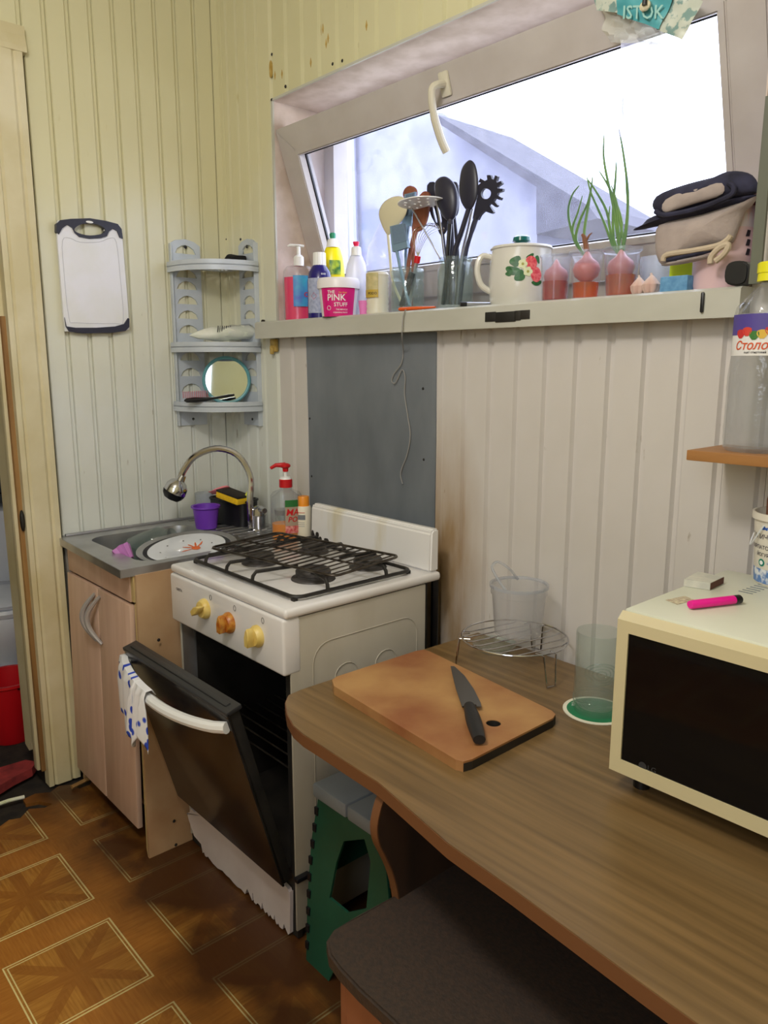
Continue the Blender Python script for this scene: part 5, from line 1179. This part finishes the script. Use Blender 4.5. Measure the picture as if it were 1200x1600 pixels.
# black nylon tools
util('ladle', 'black nylon ladle leaning left in the right jar', M_navy, .035, [(680, 290), (686, 278), (698, 276), (710, 288), (715, 310), (712, 335), (704, 346), (694, 340), (684, 318)], handle=[(704, 336), (706, 380), (704, 420), (700, 476)], puffy=.018, r=(.0072, .0072))
util('ladle', 'black nylon ladle half hidden at the back of the right jar', M_navy, .07, [(698, 290), (708, 284), (716, 290), (716, 330), (708, 340), (698, 330)], handle=[(709, 335), (714, 380), (716, 430), (716, 476)], puffy=.012, r=(.005, .005))
util('slotted_turner', 'black slotted turner at the left of the right jar', M_navy, .055, [(668, 290), (684, 288), (698, 330), (699, 356), (690, 368), (682, 352), (672, 330)], handle=[(691, 360), (696, 400), (700, 440), (706, 476)], th=.004, r=(.005, .005), holes=[[(675, 322), (678, 321), (684, 345), (681, 346)], [(683, 320), (686, 320), (691, 345), (688, 346)]])
util('serving_spoon', 'large black nylon spoon standing upright in the right jar', M_navy, .025, [(718, 290), (721, 266), (728, 254), (735, 250), (743, 258), (747, 280), (746, 305), (740, 322), (732, 330), (724, 322), (719, 308)], handle=[(733, 326), (722, 360), (710, 400), (706, 476)], puffy=.010, r=(.007, .007))
sp_o = [(746, 292), (753, 286), (749, 285), (752, 279), (759, 283), (763, 281), (762, 274), (768, 274), (770, 280), (773, 281), (775, 274), (779, 276), (777, 283), (778, 286), (784, 283), (786, 287), (779, 292), (779, 295), (787, 295), (787, 299), (779, 302), (778, 305), (785, 309), (783, 313), (775, 310), (773, 314), (779, 321), (776, 324), (768, 318), (765, 320), (773, 332), (769, 334), (758, 330), (752, 336), (748, 344), (740, 342), (744, 322), (748, 305)]
t = thing('pasta_server', 'black toothed pasta server with a round hole in the right jar', 'utensil', sill(722, .03)+Vector((0, 0, .01)))
yp = .03; b = MB(); b.prism([(p.x, p.z) for p in wy(sp_o, yp)], 'y', yp-.004, yp+.004, holes=[outl([(753, 303), (756, 296), (762, 295), (768, 299), (768, 306), (763, 311), (756, 310)], yp, 3)]); obj('head', b, M_navy, t, world=True, smooth=0)
b = MB(); b.tube(spline([WY(745, 338, yp), WY(736, 365, yp), WY(727, 400, yp), WY(718, 476, yp)], 4), [.008]*4+[.0065]*9, seg=8, flat=.7); obj('handle', b, M_navy, t, world=True)
util('kitchen_tongs', 'grey metal handle between the black tools in the right jar', M_steel, .05, None, handle=[(738, 326), (731, 360), (722, 400), (712, 476)], r=(.003, .005))
util('kitchen_tool', 'black round tool handle in front of the right jar centre', M_black, .02, None, handle=[(703, 350), (700, 390), (698, 430), (692, 476)], r=(.006, .006))
b = MB()
for k in range(5): q = WY(633-k*3.2, 432+k*11, .015); b.box(q.x-.012, q.x+.006, .012, .017, q.z-.008, q.z+.006, .001)
util('perforated_spatula', 'black slotted handle standing inside the left jar', M_navy, .02, [(640, 424), (648, 428), (634, 478), (624, 478)], handle=[(644, 425), (640, 440), (634, 460), (629, 478)], r=(.003, .003), th=.004, smooth=0, holes=[[(640+k_*-3, 436+k_*11), (643+k_*-3, 437+k_*11), (641+k_*-3, 443+k_*11), (637+k_*-3, 442+k_*11)] for k_ in range(3)])
A, Bq = Vector((WY(624, 480, -.035).x, -.035, SZ0+.006)), Vector((WY(680, 478, -.02).x, -.02, SZ0+.006))
b = MB(); b.tube([A, A+(Bq-A)*.05, A+(Bq-A)*.5, Bq], [.005, .0065, .006, .003], seg=10, flat=.8); tag(obj('paring_knife_handle', b, M_orange), 'orange handled paring knife lying on the sill before the jars', 'knife')
A, Bq = Vector((WY(719, 476, -.038).x, -.038, SZ0+.007)), Vector((WY(768, 476, .03).x, .03, SZ0+.007))
t = thing('marker_pen', 'black and silver marker pen lying on the sill between jar and pot', 'pen', A); b = MB(); b.tube([A, A+(Bq-A)*.2], .0062, seg=10); obj('cap', b, M_black, t, world=True); b = MB(); b.tube([A+(Bq-A)*.2, Bq], .0052, seg=10); obj('barrel', b, M_steel, t, world=True)

# enamel pot
M_pot = mat('pot_enamel', (214, 212, 206), (206, 204, 196), scale=5, rough=.2, coat=.3)
t, P, pr = sbottle('enamel_pot', 'white enamel pot with strawberry print and green lid knob on the sill', 'pot', 812, .045, [(0, 474), (44, 474), (47, 468), (49, 440), (47, 405), (45.5, 394), (46, 390), (44.5, 390), (43, 394), (0, 394)], M_pot, seg=40)
rp = profr(pr[1:6]); a = facing(P)
obj('lid', MB().lathe([(SZ(47.5, P), zrow(P, 389.5)), (SZ(46, P), zrow(P, 386.5)), (SZ(30, P), zrow(P, 383.5)), (SZ(8, P), zrow(P, 382)), (0, zrow(P, 382)), (0, zrow(P, 388)), (SZ(47, P), zrow(P, 391)), (SZ(47.5, P), zrow(P, 389.5))], seg=40), M_pot, t)
obj('lid_knob', MB().lathe([(0, zrow(P, 384)), (SZ(9, P), zrow(P, 384)), (SZ(9, P), zrow(P, 380)), (SZ(14, P), zrow(P, 377)), (SZ(13, P), zrow(P, 371)), (SZ(8, P), zrow(P, 368)), (0, zrow(P, 367.5))], seg=24), mat('knob_teal', (10, 90, 84), rough=.2), t)
rh = SZ(47, P); hpts = [(-.92*rh, 403), (-1.25*rh, 400), (-1.40*rh, 410), (-1.42*rh, 428), (-1.28*rh, 446), (-.98*rh, 456)]
hb = MB(); dirh = Vector((-CR.x, -CR.y, 0)); hb.tube(spline([dirh*(-d_)*-1 if False else Vector((CR.x*d_, CR.y*d_, zrow(P, v))) for d_, v in hpts], 5), .0075, seg=10); obj('handle', hb, M_pot, t)
dm_ = cylmap(rp, a+.25, zrow(P, 430), .0008)
M_leaf = mat('print_leaf', (30, 84, 44), (50, 110, 60), scale=80, rough=.4); M_berry = mat('print_berry', (206, 50, 70), (230, 120, 120), scale=160, rough=.4); M_flow = mat('print_flower', (214, 220, 180), rough=.4)
k_ = SZ(1, P)
def dp(u, v, rx, ry, m, rot=0, wob=0, z=0, nm='flower_print'):
    decal([(x, y) for x, y in blob((u-818)*k_, -(v-430)*k_, rx*k_*1.25, ry*k_*1.25, rot, 18, wob)], m, t, cylmap(rp, a+.12, zrow(P, 430), .0008+z), nm)
for u, v, rx, ry, q in ((804, 415, 7, 6, .4), (800, 428, 9, 5, -.2), (811, 436, 7, 6, 1.0), (795, 432, 5, 3, .3), (826, 408, 5, 2.5, .5), (838, 412, 2.5, 5, .4), (838, 446, 7, 3, .1)): dp(u, v, rx, ry, M_leaf, q, .12)
for u, v, rx, ry, q in ((828, 417, 7, 8, .5), (836, 434, 7, 9, .2)): dp(u, v, rx, ry, M_berry, q, 0, .0004)
for u, v in ((815, 419), (823, 430)):
    for q in range(5): dp(u+4*math.cos(q*1.257), v+4*math.sin(q*1.257), 2.6, 2.6, M_flow, 0, 0, .0007)
    dp(u, v, 1.6, 1.6, mat('print_olive', (160, 160, 80), rough=.5), 0, 0, .001)

# onions sprouting in plastic cups
M_onion = mat('onion_skin', (214, 150, 148), (190, 110, 112), scale=20, stretch=(1, 1, .2), rough=.4, sub=.3)
M_tea = clear('amber_water', (255, 165, 50), .34, .08, (245, 130, 10)); M_tea2 = clear('red_water', (250, 125, 70), .38, .08, (225, 80, 30))
M_cup = clear('milky_cup', (250, 251, 254), .10, .15, (228, 232, 248))
M_shoot = mat('shoot_green', (112, 150, 84), (84, 122, 92), scale=12, rough=.4, sub=.2)
def oncup(label, u, y, rows, lv, tea, on, shoots):
    P = sill(u, y); pr = px_lathe(P, rows); t = thing('plastic_cup', label, 'cup', P)
    inn = [(max(0, r-.0012), z) for r, z in pr[::-1] if z > .004]+[(0, .002)]
    obj('body', MB().lathe([(0, 0), (pr[0][0]-.001, 0)]+pr+inn, seg=32), M_cup, t)
    rf_ = profr(pr); zt_ = zrow(P, lv); obj('water', MB().lathe([(0, .003), (rf_(.01)-.003, .003), (rf_(zt_)-.003, zt_), (0, zt_)], seg=32), tea, t)
    uo, vo, ro_ = on; rr2 = SZ(ro_, P); zo = zrow(P, vo)
    oc = Vector((P.x+(uo-u)*SZ(1, P)*CR.x, P.y+(uo-u)*SZ(1, P)*CR.y, SZ0+zo))
    t2 = thing('onion', 'pink onion bulb standing in the %s' % label.split(' on the')[0].replace('plastic cup of amber water with ', 'cup with '), 'onion', oc-Vector((0, 0, rr2*.9)))
    obj('bulb', MB().lathe([(0, 0), (rr2*.35, .0), (rr2*.85, rr2*.4), (rr2, rr2*.9), (rr2*.85, rr2*1.35), (rr2*.4, rr2*1.7), (rr2*.16, rr2*2.1), (0, rr2*2.3)], seg=24), M_onion, t2)
    for sh in shoots:
        Pm_ = [WY(a_, b__, y) for a_, b__ in sh]; n = (len(Pm_)-1)*4+1; w = SZ(3.0, P)*.5*1.6
        Pm_[0] = Vector((oc.x+.3*(Pm_[0].x-oc.x), oc.y, oc.z+rr2*.9)) if True else Pm_[0]
        b = MB(); b.tube(spline(Pm_, 4), [w*(1-.72*(i/(n-1))**3) for i in range(n)], seg=7); obj('shoot', b, M_shoot, t2, world=True)
    return t2
oncup('smallest plastic cup with a bare onion on the sill', 866, -.005, [(20, 468), (23, 402), (24.5, 402), (24.5, 399)], 440, M_tea2, (867, 432, 19), [])
t2 = oncup('middle plastic cup with a short sprouted onion on the sill', 914, .0, [(20, 465), (24.5, 398), (28, 397), (28, 393)], 442, M_tea, (914, 421, 21), [[(908, 405), (904, 384), (893, 360), (888, 330), (894, 305), (905, 290)], [(908, 405), (898, 376), (895, 355), (903, 332), (910, 306)], [(910, 405), (900, 375), (906, 345), (918, 318), (924, 290)], [(914, 405), (913, 365), (918, 330), (923, 300), (926, 276)]])
b = MB(); b.tube(spline(wy([(917, 393), (914, 375), (911, 366)], 0), 3), [.006]*4+[.005]*3, seg=7); b.tube(wy([(915, 378), (921, 367), (925, 364)], 0), [.003, .002, .001], seg=6); obj('dry_stem', b, mat('stem_dry', (150, 100, 76), (120, 80, 56), scale=40, rough=.8), t2, world=True)
oncup('largest plastic cup with a tall green sprouted onion on the sill', 968, .0, [(22, 460), (27, 395), (31, 392), (31, 388)], 430, M_tea, (967, 418, 21), [[(962, 402), (958, 385), (945, 350), (925, 305), (917, 277)], [(963, 402), (956, 370), (948, 330), (930, 297), (918, 280)], [(965, 402), (960, 380), (958, 330), (962, 275), (963, 252)], [(966, 402), (968, 380), (962, 320), (950, 290), (936, 267)], [(967, 402), (966, 375), (958, 320), (947, 270), (943, 240), (944, 210)], [(968, 402), (975, 385), (970, 350), (962, 310), (955, 290)], [(969, 402), (977, 370), (981, 330), (979, 290), (977, 258)], [(966, 402), (965, 390), (952, 350), (953, 322)], [(968, 402), (968, 380), (972, 350), (966, 322)], [(977, 258), (973, 240), (968, 215), (966, 200)][::-1][:0] or [(968, 402), (979, 350), (981, 300), (974, 240), (967, 202)]])

# garlic, clear box, blue sponge, pink canister, oven mitts
M_gar = mat('garlic_skin', (232, 216, 206), (206, 170, 160), scale=18, stretch=(1, 1, .3), rough=.5, sub=.2)
for u, y, r_, lb in ((997, -.01, 14, 'garlic bulb leaning against the largest onion cup'), (1016, -.012, 15, 'garlic bulb beside the blue sponge')):
    P = sill(u, y); rr2 = SZ(r_, P); t = thing('garlic_bulb', lb, 'garlic', P)
    for k in range(6):
        q = k*PI/3+.4; c = Vector((rr2*.42*math.cos(q), rr2*.42*math.sin(q), rr2*.95)); b = MB(); b.ell(c, (rr2*.52, rr2*.52, rr2*.95), 12)
        for v in b.bm.verts:
            f = max(0, (v.co.z-rr2)/rr2); v.co.x *= (1-.8*f); v.co.y *= (1-.8*f)
        obj('clove', b, M_gar, t)
    b = MB(); b.tube([(0, 0, rr2*1.3), (0, 0, rr2*1.8), (-.002, 0, rr2*2.1)], [.004, .003, .002], seg=7); obj('stem', b, M_gar, t)
P = sill(1024, .075); t = thing('clear_box', 'clear plastic tub behind the garlic bulbs', 'tub', P); obj('body', MB().lathe([(0, 0), (SZ(24, P), 0), (SZ(28, P), zrow(P, 402)), (SZ(27, P), zrow(P, 402)), (SZ(23, P), .003), (0, .003)], seg=24), M_cl2, t)
b = MB(); A = sill(1036, -.012); Bq = sill(1079, -.012); b.box(A.x, Bq.x, -.03, .02, SZ0, SZ0+zrow(A, 434), .003); tag(obj('sponge', b, mat('sponge_blue', (110, 160, 200), (90, 140, 184), scale=80, rough=.9, bump=.6)), 'light blue sponge lying on the sill beside the pink canister', 'sponge')
P = sill(1066, .05); t = thing('lime_pack', 'small lime green packet behind the blue sponge', 'packet', P); b = MB(); b.box(-.03, .03, -.008, .008, 0, zrow(P, 411), .004); obj('body', b, mat('lime', (196, 220, 40), rough=.4), t)
P = sill(1128, .035); rr2 = SZ(48, P)
t = thing('canister', 'pale pink plastic canister under the oven mitts at the right end of the sill', 'canister', P)
prc = [(0, 0), (rr2*.93, 0), (rr2*.97, .01), (rr2, zrow(P, 318)), (rr2*1.03, zrow(P, 316)), (rr2*1.03, zrow(P, 306)), (0, zrow(P, 304))]
obj('body', MB().lathe(prc, seg=36), mat('canister_pink', (226, 196, 200), (218, 186, 190), scale=6, rough=.4, sub=.1), t); rc_ = lambda z: rr2
a = facing(P)
obj('label', patch(lambda z: rr2*.985, a+.15, a+.9, zrow(P, 362), zrow(P, 340)), mat('label_fade', (216, 204, 206), rough=.5), t)
obj('lid_band', patch(lambda z: rr2*1.0, a+.0, a+1.2, zrow(P, 330), zrow(P, 318)), mat('band_maroon', (120, 50, 70), rough=.5), t)
for k in range(3): decal([(-.004, -.006), (.004, -.006), (.006, .005), (-.001, .006)], M_ink, t, cylmap(lambda z: rr2*.99, a+.62+.02*k, zrow(P, 372+k*14), .001), 'black_mark')
M_mb = mat('mitt_beige', (176, 162, 156), (152, 140, 136), scale=12, rough=.9, bump=.5, bscale=150); M_mn = mat('mitt_navy', (50, 50, 74), (32, 32, 50), scale=30, rough=.9, bump=.5); M_pip = mat('mitt_piping', (190, 174, 152), rough=.8)
ymt = -.028
t = thing('oven_mitt', 'beige oven mitt with open cuff folded over the pink canister', 'oven mitt', (WY(1100, 400, ymt).x, ymt, WY(1030, 410, ymt).z))
body = [(1024, 372), (1030, 352), (1060, 342), (1100, 334), (1140, 322), (1174, 312), (1184, 306), (1176, 318), (1164, 330), (1156, 350), (1148, 372), (1140, 382), (1110, 386), (1070, 400), (1046, 412), (1034, 414), (1026, 400)]
b = MB(); b.puffy(outl(body, ymt, 2), ymt, .026, .004); obj('body', b, M_mb, t, world=True)
b = MB(); b.tube(spline(wy([(1036, 408), (1042, 398), (1080, 392), (1120, 384), (1136, 375), (1142, 368)], ymt-.026), 4), .0055, seg=8); obj('piping', b, M_pip, t, world=True)
b = MB(); b.puffy(outl([(1040, 404), (1080, 396), (1118, 386), (1124, 383), (1112, 394), (1080, 402), (1042, 409)], ymt-.022, 2), ymt-.022, .006); obj('cuff_opening', b, M_mn, t, world=True)
b = MB(); b.puffy(outl([(1036, 412), (1080, 405), (1112, 396), (1110, 402), (1080, 410), (1040, 416)], ymt-.014, 2), ymt-.014, .012); obj('lower_cuff', b, M_mb, t, world=True)
b = MB(); b.tube(spline(wy([(1110, 412), (1112, 400), (1126, 386), (1138, 383), (1132, 396), (1118, 408)], ymt-.03), 4), .006, seg=8); obj('hanging_loop', b, M_pip, t, world=True)
t = thing('oven_mitt', 'navy oven mitt with beige palm on top of the pile', 'oven mitt', (WY(1100, 310, ymt).x, ymt, WY(1040, 345, ymt).z))
b = MB(); b.puffy(outl([(1020, 322), (1026, 308), (1050, 296), (1090, 284), (1122, 276), (1140, 268), (1160, 268), (1176, 274), (1185, 288), (1184, 300), (1160, 308), (1120, 318), (1080, 330), (1050, 336), (1034, 336), (1024, 330)], ymt, 2), ymt, .030, .010); obj('body', b, M_mn, t, world=True)
b = MB(); b.puffy(outl([(1034, 326), (1040, 312), (1070, 298), (1110, 288), (1128, 286), (1132, 298), (1120, 308), (1080, 320), (1050, 330), (1040, 332)], ymt-.026, 2), ymt-.026, .008, .002); obj('palm', b, M_mb, t, world=True)
b = MB(); b.tube(spline(wy([(1024, 330), (1040, 336), (1090, 326), (1140, 306), (1146, 292), (1138, 286)], ymt-.030), 4), .005, seg=8); obj('piping', b, M_mn, t, world=True)
b = MB(); b.puffy(outl([(990, 360), (1004, 353), (1012, 344), (1030, 336), (1052, 336), (1100, 328), (1150, 312), (1182, 304), (1170, 314), (1120, 332), (1060, 348), (1020, 354), (1000, 358)], ymt+.004, 2), ymt+.004, .028, .006); tag(obj('pot_holder', b, M_mn), 'navy quilted pot holder squeezed between the two oven mitts', 'pot holder')
# black cap and leaning strip
P = WY(1150, 428, -.03); t = thing('black_bumper', 'rounded black rubber cap on the sill end beside the pink canister', 'cap', (P.x, -.03, SZ0))
b = MB(); bp2 = outl([(1134, 440), (1136, 416), (1150, 408), (1168, 410), (1171, 424), (1166, 442), (1150, 447)], -.045, 3); b.prism(bp2, 'y', -.050, -.018); bmesh.ops.bevel(b.bm, geom=[e for e in b.bm.edges if len(e.link_faces) == 2 and e.calc_face_angle(0) > 1], offset=.003, segments=2, affect='EDGES'); obj('body', b, M_black, t, world=True)
A, Bq = WY(1180, 452, -.045), WY(1206, 150, -.045)
b = MB(); b.prism([(A.x-.010, SZ0+.001), (A.x+.010, SZ0+.001), (Bq.x+.010, Bq.z), (Bq.x-.008, Bq.z)], 'y', -.052, -.044); tag(obj('leaning_stick', b, mat('slat_greygreen', (104, 108, 92), (90, 92, 80), scale=20, stretch=(1, 1, .1), rough=.6), smooth=0), 'flat grey green stick leaning at the right edge of the window', 'slat')

# packaging and film hanging from the window sash
yb_ = -.035
t = thing('hanging_packaging', 'teal and white printed packaging pinned to the window sash', 'packaging', WY(1000, 40, yb_))
def crumple(pts, y, m, name, amp=.006, par=None):
    """crumpled sheet spanning a quad of photograph corners: tl, tr, br, bl"""
    b = MB(); Q = [WY(u, v, y) for u, v in pts]; n = 12; g_ = []
    for j in range(n+1):
        row = []
        for i in range(n+1):
            s_, q_ = i/n, j/n; p = (Q[0]*(1-s_)+Q[1]*s_)*(1-q_)+(Q[3]*(1-s_)+Q[2]*s_)*q_
            w = noise.noise(p*45); w2 = noise.noise(p*45+Vector((9, 3, 1)))
            row.append(b.bm.verts.new(p+Vector((w2*amp*.6, w*amp*2, w*amp*.5))))
        g_.append(row)
    for j in range(n):
        for i in range(n): b.bm.faces.new((g_[j][i], g_[j][i+1], g_[j+1][i+1], g_[j+1][i]))
    return obj(name, b, m, par, world=True)
M_ptl = mat('pack_teal', (70, 150, 160), (96, 176, 184), scale=8, rough=.35); M_pwh = mat('pack_white', (190, 196, 184), (120, 150, 146), scale=55, rough=.4, contrast=(.52, .58))
crumple([(968, -25), (1062, -25), (1030, 46), (962, 22)], yb_, M_ptl, 'teal_panel', .004, t)
crumple([(925, -20), (972, -20), (966, 20), (932, 16)], yb_+.004, M_pwh, 'printed_flap', .003, t)
crumple([(1052, -20), (1098, 2), (1066, 62), (1026, 46)], yb_+.004, M_pwh, 'printed_flap', .003, t)
crumple([(946, 12), (1040, 40), (1046, 70), (946, 66)], yb_+.012, clear('film_cream', (240, 238, 226), .55, .25, (236, 234, 222), bump=.8), 'torn_film', .014, t)
lettering('ISTOK', .034, mat('pack_letters', (150, 196, 190), rough=.4), t, lambda s, q: WY(1004, 20, yb_-.007)-Vector(t.location)+Vector((s*.95, 0, -s*.28+q)))
obj('pin', MB().tube([WY(1008, -6, yb_-.02), WY(1007, 8, yb_-.02)], [.004, .005], seg=8), M_black, t, world=True)
obj('bow', MB().ell(WY(1008, 9, yb_-.012), (.012, .006, .010), 10), mat('bow_cream', (214, 206, 176), rough=.6), t, world=True)
fm_ = clear('hanging_film', (244, 244, 252), .62, .2, (206, 206, 226), bump=.5)
t = thing('film_strip', 'long strip of clear plastic film hanging below the packaging', 'film', WY(990, 60, yb_+.02))
crumple([(972, 62), (1034, 66), (1010, 190), (970, 190)], yb_+.02, fm_, 'film', .006, t)
crumple([(970, 150), (975, 150), (972, 216), (966, 212)], yb_+.015, fm_, 'film', .003, t)
